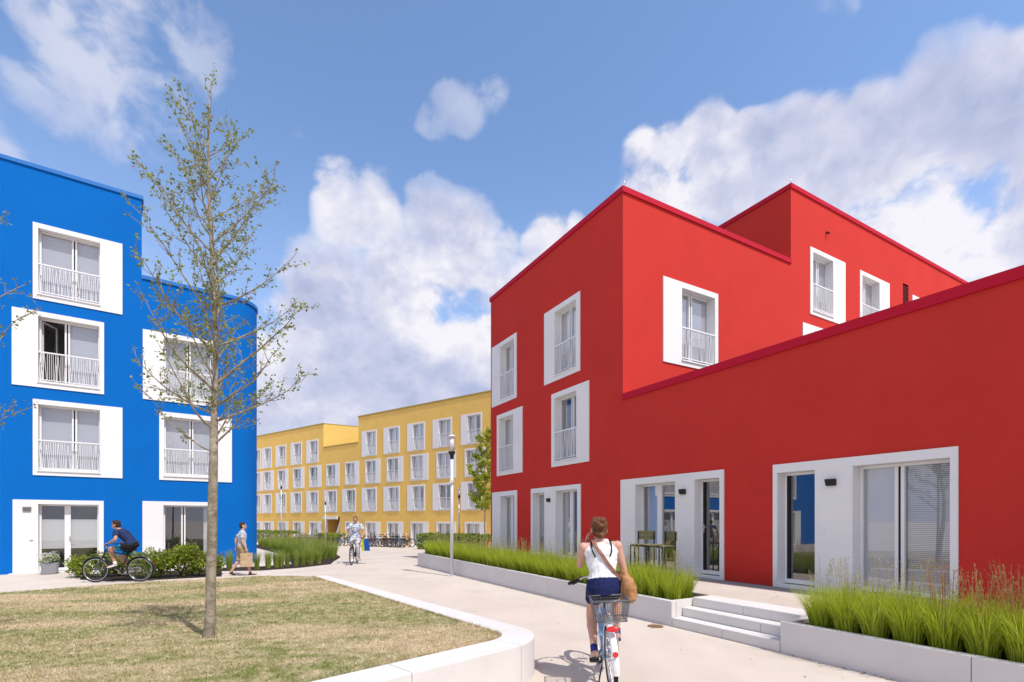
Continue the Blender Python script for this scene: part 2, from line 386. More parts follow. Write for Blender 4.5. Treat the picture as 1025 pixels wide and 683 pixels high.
def window(bld, M, fr, ops, name='window', proud=0.03, depth=0.24, sill=True, matw='white', label=None):
    """fr: (s0,s1,z0,z1) of the white surround; ops: openings with their fill. One part with its sub-parts."""
    W = M @ Matrix.Translation((fr[0], 0, fr[2]))
    bm = bmesh.new(); w, h = fr[1] - fr[0], fr[3] - fr[2]
    holes = [(o['r'][0] - fr[0], o['r'][1] - fr[0], o['r'][2] - fr[2], o['r'][3] - fr[2]) for o in ops]
    cells(bm, 0, w, 0, h, holes, y=-proud)
    # outer edges of the plate
    quad(bm, (0, -proud, 0), (0, -proud, h), (0, 0.002, h), (0, 0.002, 0)); quad(bm, (w, -proud, 0), (w, 0.002, 0), (w, 0.002, h), (w, -proud, h))
    quad(bm, (0, -proud, h), (w, -proud, h), (w, 0.002, h), (0, 0.002, h)); quad(bm, (0, -proud, 0), (0, 0.002, 0), (w, 0.002, 0), (w, -proud, 0))
    for a0, a1, b0, b1 in holes:
        quad(bm, (a0, -proud, b0), (a0, -proud, b1), (a0, depth + .06, b1), (a0, depth + .06, b0)); quad(bm, (a1, -proud, b0), (a1, depth + .06, b0), (a1, depth + .06, b1), (a1, -proud, b1))
        quad(bm, (a0, -proud, b1), (a1, -proud, b1), (a1, depth + .06, b1), (a0, depth + .06, b1)); quad(bm, (a0, -proud, b0), (a0, depth + .06, b0), (a1, depth + .06, b0), (a1, -proud, b0))
        if sill:
            box(bm, a0 - 0.02, a1 + 0.02, -proud - 0.035, depth - 0.01, b0 - 0.015, b0 + 0.02)
    win = ob(name, bm, M_[matw], bld, W)
    if label: win['label'] = label
    for o, (a0, a1, b0, b1) in zip(ops, holes):
        fb = bmesh.new(); y0, y1 = depth - 0.05, depth + 0.015; fw = 0.05
        e = 0.003
        box(fb, a0 + e, a0 + fw, y0, y1, b0 + .022, b1 - e); box(fb, a1 - fw, a1 - e, y0, y1, b0 + .022, b1 - e)
        box(fb, a0 + fw, a1 - fw, y0, y1, b1 - fw, b1 - e); box(fb, a0 + fw, a1 - fw, y0, y1, b0 + .022, b0 + fw + .05)
        gk = bmesh.new(); hasg = False; panes = []
        xs = [a0 + fw] + [a0 + (a1 - a0) * t for t in o.get('split', ())] + [a1 - fw]
        for t in o.get('split', ()):
            xm = a0 + (a1 - a0) * t
            if o.get('wide_mullion'):
                box(fb, xm - 0.075, xm + 0.075, y0 - .01, y1, b0 + fw + .05, b1 - fw)
            else:
                box(fb, xm - 0.065, xm - 0.018, y0 - .01, y1, b0 + fw + .05, b1 - fw); box(fb, xm + 0.018, xm + 0.065, y0 - .01, y1, b0 + fw + .05, b1 - fw)
                box(gk, xm - 0.018, xm + 0.018, y0 + .01, y1, b0 + fw + .05, b1 - fw); hasg = True
        if o.get('dark_side') is not None:
            xm = a0 + fw if o['dark_side'] == 0 else a1 - fw
            sgn = 1 if o['dark_side'] == 0 else -1
            box(gk, min(xm, xm + sgn * .05), max(xm, xm + sgn * .05), y0 + .005, y1, b0 + fw + .05, b1 - fw); hasg = True
        ob('casement', fb, M_['lacquer'], win, W)
        if hasg: ob('gasket', gk, M_['rubber'], win, W)
        else: gk.free()
        opened = o.get('open')
        for i in range(len(xs) - 1):
            gb = bmesh.new()
            if opened == i:       # leaf swung inwards on its outer side
                x_h = xs[i]; L_ = xs[i + 1] - xs[i]; ang = math.radians(62)
                MM = Matrix.Translation((x_h, y1 + .02, 0)) @ Matrix.Rotation(ang, 4, 'Z')
                box(gb, 0.04, L_ - .04, -.003, .003, b0 + .16, b1 - .10, MM)
                ob('pane', gb, M_['glass'], win, W)
                lb = bmesh.new()
                for bx in ((0, .045, b0 + .1, b1 - .06), (L_ - .045, L_, b0 + .1, b1 - .06), (.045, L_ - .045, b0 + .1, b0 + .16), (.045, L_ - .045, b1 - .11, b1 - .06)):
                    box(lb, bx[0], bx[1], -.02, .02, bx[2], bx[3], MM)
                ob('open_casement_leaf', lb, M_['lacquer'], win, W)
                continue
            quad(gb, (xs[i], depth - .018, b0 + fw + .05), (xs[i + 1], depth - .018, b0 + fw + .05), (xs[i + 1], depth - .018, b1 - fw), (xs[i], depth - .018, b1 - fw))
            ob('pane', gb, M_['glass'], win, W)
        for bl in o.get('blinds', ()):
            kind, f0, f1, g0, g1 = bl
            X0, X1 = a0 + (a1 - a0) * f0 + .01, a0 + (a1 - a0) * f1 - .01; Z0, Z1 = b0 + (b1 - b0) * g0 + .01, b0 + (b1 - b0) * g1 - .01
            if kind in ('blind', 'slats', 'pleat'):
                bb = bmesh.new(); box(bb, X0, X1, depth + .035, depth + .045, Z0, Z1)
                ob('blind', bb, M_[{'blind': 'blind', 'slats': 'slats', 'pleat': 'curtain'}[kind]], win, W)
            else:
                ob('curtain', drape(X0, X1, Z0, Z1, depth + .11, hash((round(fr[0], 2), f0)) % 999), M_[kind], win, W)
        rb = bmesh.new(); dd = o.get('room', 2.2)
        X0, X1, Z0, Z1 = a0 - .25, a1 + .25, b0 - .03, b1 + .2
        yb, yf = depth + dd, depth + .062
        quad(rb, (X0, yb, Z0), (X1, yb, Z0), (X1, yb, Z1), (X0, yb, Z1)); quad(rb, (X0, yf, Z0), (X0, yb, Z0), (X0, yb, Z1), (X0, yf, Z1))
        quad(rb, (X1, yb, Z0), (X1, yf, Z0), (X1, yf, Z1), (X1, yb, Z1)); quad(rb, (X0, yf, Z1), (X0, yb, Z1), (X1, yb, Z1), (X1, yf, Z1))
        quad(rb, (X0, yf, Z0), (X1, yf, Z0), (X1, yb, Z0), (X0, yb, Z0))
        for (p0, p1, q0, q1) in ((X0, a0, Z0, Z1), (a1, X1, Z0, Z1), (a0, a1, b1, Z1)):
            quad(rb, (p0, yf, q0), (p1, yf, q0), (p1, yf, q1), (p0, yf, q1))
        ob('room', rb, M_['room'], win, W)
        if o.get('rail'):
            zr = b0 + (b1 - b0) * 0.46
            rb2 = railing_mesh(a0 + .01, a1 - .01, b0 + .09, zr, int(fr[0] * 100 + fr[2] * 10) & 1023, r=o.get('rr', 0.0055), step=o.get('rstep', .047))
            for xx in (a0 + .012, a1 - .012):
                box(rb2, xx - .01, xx + .01, -.012, depth - .05, zr - .012, zr + .012)
            ob('railing', rb2, M_['rail'], win, W)
        if o.get('handle') is not None:
            hb = bmesh.new(); hx = a0 + (a1 - a0) * o['handle']; hz = b0 + 1.02
            box(hb, hx - .015, hx + .015, y0 - .02, y0 - .001, hz - .09, hz + .09); tube(hb, [(hx, y0 - .02, hz + .03), (hx, y0 - .06, hz + .03), (hx + .1 * o.get('hs', 1), y0 - .06, hz + .03)], .009, 8)
            ob('handle', hb, M_['steel'], win, W)
    return win
# ================================================================== RED HOUSE
A = Fac(2.906, 13.09, .4945, -.8692); B = Fac(2.906, 13.09, .8692, .4945)
TZ = 0.42                                   # terrace level
red = empty('red_house', 'bright red rendered house with white framed windows, stepping from one to four storeys', 'house', A.M)
def R4(px0, px1, z0, z1, f=A): return (f.S(px0), f.S(px1), z0, z1)
# --- openings (s along the wall, z)
def sp(px, f=A): return f.S(px)
wins = []
wins.append(((-7.43, -5.52, 6.05, 8.38), [dict(r=(-6.75, -5.70, 6.20, 8.22), split=(.5,), rail=1, blinds=[('curtain', 0, .45, 0, 1)])]))
wins.append(((-3.71, -1.81, 6.05, 8.38), [dict(r=(-3.12, -2.0, 6.20, 8.22), split=(.5,), rail=1, blinds=[('blind', 0, 1, .35, 1)])]))
wins.append(((-7.01, -5.11, 3.34, 5.66), [dict(r=(-6.83, -5.75, 3.49, 5.50), split=(.55,), rail=1, blinds=[('curtain', .0, .4, 0, 1)])]))
wins.append(((-3.29, -1.39, 3.34, 5.66), [dict(r=(-3.12, -1.98, 3.49, 5.50), split=(.6,), rail=1, blinds=[('curtain', .1, .5, 0, .9)])]))
wins.append(((-7.40, -5.49, TZ - .02, 2.73), [dict(r=(-6.72, -5.66, TZ + .03, 2.56), split=(.5,), wide_mullion=1, blinds=[('curtain', 0, .35, 0, 1)])], 'glazed_door'))
wins.append(((-4.53, -1.78, TZ - .02, 2.72), [dict(r=(-4.42, -3.70, TZ + .03, 2.56), handle=.8, hs=-1, blinds=[('slats', 0, 1, .3, 1)]),
                                    dict(r=(-3.06, -1.94, TZ + .03, 2.58), split=(.5,), wide_mullion=1, blinds=[('curtain', 0, .5, 0, 1)])], 'glazed_door'))
wins.append(((-0.06, 3.08, TZ - .02, 2.71), [dict(r=(0.48, 1.78, TZ + .03, 2.55), split=(.48,), wide_mullion=1, blinds=[('curtain', 0, .42, 0, 1)]),
                                    dict(r=(2.33, 2.98, TZ + .03, 2.55), handle=.12, dark_side=0, blinds=[])], 'glazed_door'))
wins.append(((4.16, 6.92, TZ - .02, 2.70), [dict(r=(4.25, 4.94, TZ + .03, 2.54), dark_side=0, blinds=[]),
                                   dict(r=(5.55, 6.83, TZ + .03, 2.55), split=(.45,), blinds=[('blind', 0, .42, 0, 1), ('slats', .5, 1, 0, 1)])], 'glazed_door'))
wins.append(((9.6, 12.4, TZ - .02, 2.70), [dict(r=(10.0, 11.2, TZ + .03, 2.55), split=(.5,))], 'glazed_door'))
holesA = [(o['r'][0] - .012, o['r'][1] + .012, o['r'][2] - .012, o['r'][3] + .012) for w in wins for o in w[1]]
lw = []
lw.append(((1.45, 3.72, 6.04, 8.40), [dict(r=(2.18, 3.58, 6.18, 8.24), split=(.42,), rail=1, blinds=[('blind', 0, 1, .3, 1)])]))
lw.append(((8.52, 10.77, 8.80, 11.13), [dict(r=(8.68, 9.95, 8.95, 10.98), split=(.5,), rail=1, blinds=[('blind', 0, 1, .3, 1)])]))
lw.append(((11.80, 14.05, 8.80, 11.13), [dict(r=(11.96, 13.25, 8.95, 10.98), split=(.45,), rail=1, blinds=[('blind', 0, 1, .3, 1)])]))
lw.append(((8.08, 10.35, 6.06, 8.42), [dict(r=(8.80, 10.2, 6.20, 8.26), split=(.42,), rail=1, blinds=[('blind', 0, 1, .3, 1)])]))
lw.append(((16.0, 18.25, 8.80, 11.13), [dict(r=(16.16, 17.45, 8.95, 10.98), split=(.5,), rail=1, blinds=[('blind', 0, 1, .3, 1)])]))
holesB = [(o['r'][0] - .012, o['r'][1] + .012, o['r'][2] - .012, o['r'][3] + .012) for w in lw for o in w[1]]
grill = (B.S(903.8), B.S(909.3), B.Z(904, 283.5) - 1.3, B.Z(904, 283.5))
bm = bmesh.new()
Zt, Zu, Zl = 10.25, 12.80, 4.80            # wall tops under the copings
Bl = Matrix.Rotation(math.radians(90), 4, 'Z')   # local frame of the lit wall inside A's frame: s_B = +y_A, outward normal = +x_A
s_far = -7.56
cells(bm, s_far, 0, 0, Zt, holesA)
cells(bm, 0, 24, 0, Zl, holesA)
# lit wall (x=0, y 0..26) : mapping (sB, yB, z) -> (x=-yB, y=sB)
cells(bm, 0, 7.42, Zl - .3, Zt, holesB, M=Bl); cells(bm, 7.42, 26, Zl - .3, Zu, holesB + [grill], M=Bl)
quad(bm, (s_far, 0, 0), (s_far, 0, Zt), (s_far, 7.42, Zt), (s_far, 7.42, 0))
quad(bm, (s_far, 7.42, 0), (s_far, 7.42, Zu), (s_far, 26, Zu), (s_far, 26, 0))
quad(bm, (s_far, 7.42, Zt - .4), (0, 7.42, Zt - .4), (0, 7.42, Zu), (s_far, 7.42, Zu))
quad(bm, (24, 0, 0), (24, 9.5, 0), (24, 9.5, Zl), (24, 0, Zl))
quad(bm, (24, 9.5, 0), (0, 9.5, 0), (0, 9.5, Zl), (24, 9.5, Zl))
quad(bm, (0, 26, 0), (s_far, 26, 0), (s_far, 26, Zu), (0, 26, Zu))
quad(bm, (0, 9.5, 0), (0, 26, 0), (0, 26, Zl - .3), (0, 9.5, Zl - .3))
bmesh.ops.remove_doubles(bm, verts=bm.verts, dist=1e-5)
ob('wall', bm, M_['red'], red)
bm = bmesh.new()
quad(bm, (s_far, 0, Zt - .35), (0, 0, Zt - .35), (0, 7.42, Zt - .35), (s_far, 7.42, Zt - .35))
quad(bm, (s_far, 7.42, Zu - .35), (0, 7.42, Zu - .35), (0, 26, Zu - .35), (s_far, 26, Zu - .35))
quad(bm, (0, 0, Zl - .35), (24, 0, Zl - .35), (24, 9.5, Zl - .35), (0, 9.5, Zl - .35))
ob('roof', bm, M_['gravel'], red)
def coping(bm, x0, x1, y0, y1, z, h=.14): box(bm, x0, x1, y0, y1, z, z + h)
bm = bmesh.new(); o_ = .045; w_ = .34
coping(bm, s_far - o_, 0 + o_, -o_, w_, Zt, .15); coping(bm, -w_, o_, w_, 7.415, Zt, .15); coping(bm, s_far - o_, s_far + w_, w_, 7.415, Zt, .15)
coping(bm, s_far - o_, o_, 7.42 - o_, 7.42 + w_, Zu, .15); coping(bm, -w_, o_, 7.42 + w_, 26, Zu, .15); coping(bm, s_far - o_, s_far + w_, 7.42 + w_, 26, Zu, .15)
coping(bm, 0.004, 24, -o_, w_, Zl, .16); coping(bm, 24 - w_, 24 + o_, w_, 9.5, Zl, .16)
ob('coping', bm, M_['redcap'], red)
for w in wins: window(red, A.M, w[0], w[1], name=w[2] if len(w) > 2 else 'window', sill=len(w) < 3)
for w in lw: window(red, B.M, w[0], w[1])
# wall lamps, sockets on the white panels
for s_ in (-3.42, 2.02, 5.22):
    bm = bmesh.new(); box(bm, s_ - .08, s_ + .08, -.10, -.03, 2.335, 2.355)
    vs = [(s_ - .08, -.03, 2.24), (s_ + .08, -.03, 2.24), (s_ + .08, -.03, 2.335), (s_ - .08, -.03, 2.335), (s_ - .07, -.08, 2.24), (s_ + .07, -.08, 2.24), (s_ + .08, -.10, 2.335), (s_ - .08, -.10, 2.335)]
    vv = [bm.verts.new(v) for v in vs]
    for f in ((4, 5, 6, 7), (0, 4, 7, 3), (1, 2, 6, 5), (0, 1, 5, 4)): bm.faces.new([vv[i] for i in f])
    ob('wall_lamp', bm, M_['dark'], red)
for s_ in (2.12, 5.07):
    bm = bmesh.new(); box(bm, s_ - .045, s_ + .045, -.045, -.031, 1.42, 1.52); ob('switch_plate', bm, M_['rail'], red)
bm = bmesh.new()
for i in range(14):
    z = grill[2] + i * .09; box(bm, grill[0], grill[1], -.01, .03, z, z + .035, B.M)
ob('ventilation_grille', bm, mat('dark_red_grille', (0.16, 0.008, 0.01), .5), red, Matrix.Identity(4))
bm = bmesh.new(); quad(bm, (grill[0], .09, grill[2]), (grill[1], .09, grill[2]), (grill[1], .09, grill[3]), (grill[0], .09, grill[3]))
for v in bm.verts: v.co = B.M @ v.co
ob('grille_back', bm, M_['rubber'], red, Matrix.Identity(4))
bm = bmesh.new(); tube(bm, [(9.55, 0, 11.9), (9.55, -.07, 11.9), (9.55, -.09, 11.87), (9.55, -.09, 11.82)], .035, 10)
for v in bm.verts: v.co = B.M @ v.co
ob('overflow_spout', bm, mat('dark_red_metal', (0.2, 0.01, 0.015), .4), red, Matrix.Identity(4))
for (x, y, z) in ((-.05, .1, Zt + .15), (-.05, 7.5, Zu + .15), (-.05, 13, Zu + .15)):
    bm = bmesh.new(); tube(bm, [(x, y, z), (x, y, z + .28)], .008, 6); ob('lightning_rod', bm, M_['steel'], red)

# ================================================================== BLUE HOUSE
L = Fac(-15.27, 15.28, 717.5, 500)
blue = empty('blue_house', 'bright blue rendered house with rounded corner and tall white framed windows', 'house', L.M)
bw = [((0.45, 2.65, 8.56, 10.93), [dict(r=(.57, 2.07, 8.72, 10.78), split=(.56,), rail=1, blinds=[('blind', 0, 1, .0, 1)])]),
      ((-0.02, 2.17, 5.81, 8.18), [dict(r=(.57, 2.05, 5.97, 8.03), split=(.45,), open=0, rail=1, blinds=[('blind', .47, 1, .0, 1)])]),
      ((0.45, 2.65, 3.06, 5.43), [dict(r=(.57, 2.07, 3.20, 5.28), split=(.56,), rail=1, blinds=[('blind', 0, 1, .0, 1)])]),
      ((0.0, 2.16, -.02, 2.29), [dict(r=(.57, 2.03, .03, 2.16), split=(.46,), wide_mullion=1, handle=.5, blinds=[('pleat', 0, .44, .33, .78), ('pleat', .5, 1, .33, .78)])], 'glazed_door'),
      ((3.20, 5.39, 5.81, 8.20), [dict(r=(3.80, 5.24, 5.97, 8.05), split=(.5,), rail=1, blinds=[('curtain', 0, 1, .0, 1)])]),
      ((3.66, 5.87, 3.06, 5.44), [dict(r=(3.80, 5.24, 3.20, 5.28), split=(.56,), rail=1, blinds=[('blind', 0, 1, .0, 1)])]),
      ((3.19, 5.38, -.02, 2.31), [dict(r=(3.78, 5.24, .03, 2.18), split=(.4,), blinds=[('curtain', .82, 1, 0, 1)])], 'glazed_door')]
for k in range(1, 4):                      # the same bays go on to the left, seen mirrored in the panes opposite
    d = -3.3 * k
    bw += [((0.45 + d, 2.65 + d, 8.56, 10.93), [dict(r=(.57 + d, 2.07 + d, 8.72, 10.78), split=(.56,), rail=1, blinds=[('blind', 0, 1, .0, 1)])]),
           ((-0.02 + d, 2.17 + d, 5.81, 8.18), [dict(r=(.57 + d, 2.05 + d, 5.97, 8.03), split=(.45,), rail=1, blinds=[('blind', .47, 1, .0, 1)])]),
           ((0.45 + d, 2.65 + d, 3.06, 5.43), [dict(r=(.57 + d, 2.07 + d, 3.20, 5.28), split=(.56,), rail=1, blinds=[('blind', 0, 1, .0, 1)])]),
           ((0.0 + d, 2.16 + d, -.02, 2.29), [dict(r=(.57 + d, 2.03 + d, .03, 2.16), split=(.46,), wide_mullion=1, blinds=[('pleat', 0, .44, .33, .78)])], 'glazed_door')]
holesL = [(o['r'][0] - .012, o['r'][1] + .012, o['r'][2] - .012, o['r'][3] + .012) for w in bw for o in w[1]]
Zh, Zm = 12.62, 9.92; s_step = 3.17; s_arc = 5.88; ra = 0.95; sl = -14.0; dep = 12.0; SK = .09
bm = bmesh.new()
cells(bm, sl, s_step, 0, Zh, holesL); cells(bm, s_step, s_arc, 0, Zm, holesL)
def arc_pts(r_off=0.0, n=14):
    return [(s_arc + (ra + r_off) * math.sin(t), ra - (ra + r_off) * math.cos(t)) for t in [math.pi / 2 * i / n for i in range(n + 1)]]
ap = arc_pts()
for i in range(len(ap) - 1):
    (x0, y0), (x1, y1) = ap[i], ap[i + 1]
    quad(bm, (x0, y0, 0), (x1, y1, 0), (x1, y1, Zm), (x0, y0, Zm)).smooth = True
xe = ap[-1][0]
quad(bm, (xe, ra, 0), (xe, dep, 0), (xe, dep, Zm), (xe, ra, Zm)); quad(bm, (sl, dep, 0), (sl, 0, 0), (sl, 0, Zh), (sl, dep, Zh))
quad(bm, (xe, dep, 0), (sl, dep, 0), (sl, dep, Zm), (xe, dep, Zm)); quad(bm, (s_step, 0, Zm - .4), (s_step - SK * dep, dep, Zm - .4), (s_step - SK * dep, dep, Zh), (s_step, 0, Zh))
quad(bm, (s_step - SK * dep, dep, Zm), (sl, dep, Zm), (sl, dep, Zh), (s_step - SK * dep, dep, Zh))
bmesh.ops.remove_doubles(bm, verts=bm.verts, dist=1e-5)
ob('wall', bm, M_['blue'], blue)
bm = bmesh.new()
quad(bm, (sl, 0, Zh - .35), (s_step, 0, Zh - .35), (s_step - SK * dep, dep, Zh - .35), (sl, dep, Zh - .35))
f = bm.faces.new([bm.verts.new((x, y, Zm - .35)) for x, y in [(s_step, 0)] + ap + [(xe, dep), (s_step, dep)]])
ob('roof', bm, M_['gravel'], blue)
bm = bmesh.new()
coping(bm, sl, s_step + o_, -o_, w_, Zh, .12); box(bm, -w_, o_, 0, dep - w_, Zh, Zh + .12, Matrix.Translation((s_step, w_, 0)) @ Matrix.Rotation(math.atan(SK), 4, 'Z'))
outer = [(s_step + .004, -o_)] + [(s_arc, -o_)] + arc_pts(o_)[1:] + [(xe + o_, dep)]
inner = [(s_step + .004, w_)] + [(s_arc, w_)] + arc_pts(-w_)[1:] + [(xe - w_, dep)]
for i in range(len(outer) - 1):
    (a, b), (c, d), (e, f_), (g_, h_) = outer[i], outer[i + 1], inner[i + 1], inner[i]
    quad(bm, (a, b, Zm + .12), (c, d, Zm + .12), (e, f_, Zm + .12), (g_, h_, Zm + .12)); quad(bm, (a, b, Zm), (c, d, Zm), (c, d, Zm + .12), (a, b, Zm + .12))
    quad(bm, (a, b, Zm), (g_, h_, Zm), (e, f_, Zm), (c, d, Zm)); quad(bm, (g_, h_, Zm), (g_, h_, Zm + .12), (e, f_, Zm + .12), (e, f_, Zm))
ob('coping', bm, M_['bluecap'], blue)
for w in bw: window(blue, L.M, w[0], w[1], name=w[2] if len(w) > 2 else 'window', sill=len(w) < 3)
bm = bmesh.new()
box(bm, .22, .42, -.06, -.031, 1.93, 2.07)
for i in range(5): box(bm, .23, .41, -.075, -.06, 1.945 + i * .024, 1.955 + i * .024)
ob('vent_cover', bm, mat('grey_vent_plastic', (0.25, 0.25, 0.26), .5), blue)
bm = bmesh.new(); box(bm, .38, .46, -.045, -.031, 1.015, 1.05); ob('switch_plate', bm, M_['steel'], blue)
# white planter-like step in front of the door
bm = bmesh.new(); box(bm, -.05, 2.2, -.34, -.035, 0, .035); ob('door_step', bm, M_['kerb'], blue)

# ================================================================== YELLOW HOUSE
k = .88
Y = Fac(-10.25 * k, 50 * k, 688.5, -500)
yel = empty('yellow_house', 'long ochre yellow rendered apartment house with rows of white framed windows', 'house', Y.M)
GZ = -0.66
row = {4: (Y.Z(362.4, 457.6), Y.Z(362, 432.4)), 3: (Y.Z(365.6, 484.6), Y.Z(365.6, 460.7)), 2: (Y.Z(362.4, 512.4), Y.Z(362.4, 488.7)), 1: (GZ, Y.Z(365.8, 522.3))}
W_ = 2.2
def proto_ops(side, kindi, z1, ground=False):
    r0 = .72 if side == 'l' else .14
    r1 = W_ - .14 if side == 'l' else W_ - .66
    bl = {0: [('curtain', 0, 1, 0, 1)], 1: [('blind', 0, 1, .1, 1)], 2: [('curtain', 0, .42, 0, 1), ('curtain', .7, 1, 0, 1)],
          3: [('green_curtain', 0, 1, 0, 1)], 4: [('red_curtain', 0, .8, 0, 1)], 5: [('curtain', 0, .55, 0, 1)]}[kindi]
    return dict(r=(r0, r1, .13 if not ground else .02, z1 - .13), split=(.5,), rail=0 if ground else 1, blinds=bl, wide_mullion=1, rr=.011, rstep=.13, room=1.6)
protos = {}
def place_window(s, rw, side, kindi):
    z0, z1 = row[rw]; h = z1 - z0; key = (side, kindi, rw)
    M = Y.M @ Matrix.Translation((s, 0, z0))
    if key not in protos:
        op = proto_ops(side, kindi, h if rw != 1 else h, rw == 1)
        w = window(yel, M, (0, W_, 0, h), [op], sill=rw != 1, name='window' if rw != 1 else 'ground_floor_window')
        protos[key] = w; return
    src = protos[key]
    c = src.copy(); COL.objects.link(c); c.parent = yel; WM[c] = M; c.matrix_basis = WM[yel].inverted() @ M
    for ch in [o for o in WM if o.parent is src]:
        d = ch.copy(); COL.objects.link(d); d.parent = c; WM[d] = M @ ch.matrix_basis
cols_l = [r[0] for r in [(251.5, 0), (262, 0), (276, 0), (291, 0), (306.8, 0), (324.4, 0), (342.5, 0), (362.2, 0), (384, 0), (407.8, 0), (433.2, 0), (461.5, 0)]]
cols_r = [253.5, 264, 278, 293.3, 309.5, 326.7, 345.4, 365.6, 387.2, 411.1, 437, 465.3]
kin = {(2, 1): 2, (2, 2): 3, (2, 6): 3, (2, 9): 5, (2, 10): 4, (3, 3): 3, (3, 4): 3, (3, 5): 3, (3, 7): 5, (4, 3): 5, (4, 8): 1, (4, 4): 1, (4, 11): 2, (2, 4): 1, (1, 6): 1, (1, 10): 5, (3, 9): 1, (4, 9): 1, (2, 8): 1}
holesY = []
for c in range(12):
    for rw in (1, 2, 3, 4):
        side = 'l' if rw in (2, 4) else 'r'
        s = Y.S(cols_l[c] if side == 'l' else cols_r[c])
        if rw == 4 and c in (5, 6): continue
        if rw == 1 and c in (5,): continue
        place_window(s, rw, side, kin.get((rw, c), (c * 7 + rw * 3) % 3 if (c + rw) % 2 else 0))
        r0, r1 = (.72, W_ - .14) if side == 'l' else (.14, W_ - .66)
        z0, z1 = row[rw]
        holesY.append((s + r0 - .01, s + r1 + .01, z0 + (.13 if rw != 1 else .02) - .01, z1 - .13 + .01))
for s_x in (Y.S(461.5) + 3.12, Y.S(461.5) + 6.24):
    for rw in (1, 2, 3, 4):
        side = 'l' if rw in (2, 4) else 'r'; s = s_x + (0 if side == 'l' else .45)
        place_window(s, rw, side, 0); z0, z1 = row[rw]; r0, r1 = (.72, W_ - .14) if side == 'l' else (.14, W_ - .66)
        holesY.append((s + r0 - .01, s + r1 + .01, z0 + (.13 if rw != 1 else .02) - .01, z1 - .13 + .01))
sA, sB_ = Y.S(323.8), Y.S(358.8)
ZyR, ZyM = Y.Z(358.8, 418.0), Y.Z(324.3, 448.6)
s0_, s1_ = Y.S(205), Y.S(461.5) + 12
pas = (Y.S(325.2), Y.S(340.2), GZ - .1, Y.Z(330, 517.4))
holesY.append(pas)
bm = bmesh.new()
cells(bm, s0_, sA, GZ - .3, ZyR, holesY); cells(bm, sA, sB_, GZ - .3, ZyM, holesY); cells(bm, sB_, s1_, GZ - .3, ZyR, holesY)
D_ = 11.0; g2 = Y.M.inverted().to_3x3() @ V((.8692, .4945, 0))
t_ = g2 * (D_ / g2.y)
quad(bm, (sA, 0, ZyM - .4), (sA + t_.x, D_, ZyM - .4), (sA + t_.x, D_, ZyR), (sA, 0, ZyR))
quad(bm, (sB_, 0, ZyM - .4), (sB_, 0, ZyR), (sB_, D_, ZyR), (sB_, D_, ZyM - .4))
quad(bm, (s0_, D_, GZ), (s0_, 0, GZ), (s0_, 0, ZyR), (s0_, D_, ZyR)); quad(bm, (s1_, 0, GZ), (s1_, D_, GZ), (s1_, D_, ZyR), (s1_, 0, ZyR))
quad(bm, (s1_, D_, GZ), (s0_, D_, GZ), (s0_, D_, ZyM), (s1_, D_, ZyM))
# passage lining
x0, x1, z0, z1 = pas
quad(bm, (x0, 0, z0), (x0, 0, z1), (x0, 3.2, z1), (x0, 3.2, z0)); quad(bm, (x1, 0, z0), (x1, 3.2, z0), (x1, 3.2, z1), (x1, 0, z1))
quad(bm, (x0, 3.2, z0), (x0, 3.2, z1), (x1, 3.2, z1), (x1, 3.2, z0)); quad(bm, (x0, 0, z1), (x1, 0, z1), (x1, 3.2, z1), (x0, 3.2, z1))
ob('wall', bm, M_['yellow'], yel)
bm = bmesh.new()
quad(bm, (s0_, 0, ZyR - .3), (sA, 0, ZyR - .3), (sA + t_.x, D_, ZyR - .3), (s0_, D_, ZyR - .3)); quad(bm, (sB_, 0, ZyR - .3), (s1_, 0, ZyR - .3), (s1_, D_, ZyR - .3), (sB_, D_, ZyR - .3))
quad(bm, (sA - 2, 0.01, ZyM - .3), (sB_, 0.01, ZyM - .3), (sB_, D_, ZyM - .3), (sA - 2, D_, ZyM - .3))
ob('roof', bm, M_['gravel'], yel)
bm = bmesh.new()
coping(bm, s0_, sA + .04, -.05, .3, ZyR, .13); coping(bm, sB_ - .04, s1_, -.05, .3, ZyR, .13); coping(bm, sA + .05, sB_ - .05, -.05, .3, ZyM, .12)
MM = Matrix.Translation((sA, .3, 0)) @ Matrix.Rotation(-math.atan2(t_.x, D_), 4, 'Z')
box(bm, -.25, .04, 0, math.hypot(t_.x, D_) - .3, ZyR, ZyR + .13, MM)
ob('coping', bm, M_['yellowcap'], yel)
# white outside stair rising in the passage
bm = bmesh.new()
def beam(p, q_, w, t):
    p, q_ = V(p), V(q_); d = (q_ - p).normalized(); u = V((0, 1, 0)); n = d.cross(u).normalized()
    c = []
    for e in (p, q_):
        for a, b in ((-1, -1), (1, -1), (1, 1), (-1, 1)): c.append(bm.verts.new(e + n * (a * t / 2) + u * (b * w / 2)))
    for i in range(4): bm.faces.new((c[i], c[(i + 1) % 4], c[4 + (i + 1) % 4], c[4 + i]))
    bm.faces.new(c[0:4][::-1]); bm.faces.new(c[4:8])
beam((x0 + 1.0, .9, z0 + .15), (x1 - .45, .9, z1 - .25), .9, .32); beam((x0 - .15, -.08, z1 - .12), (x1 - .3, -.08, z1 - .12), .14, .28)
beam((x0 + .15, .1, z0), (x0 + .15, .1, z1 - .3), .16, .16)
ob('outside_stair', bm, M_['white'], yel)

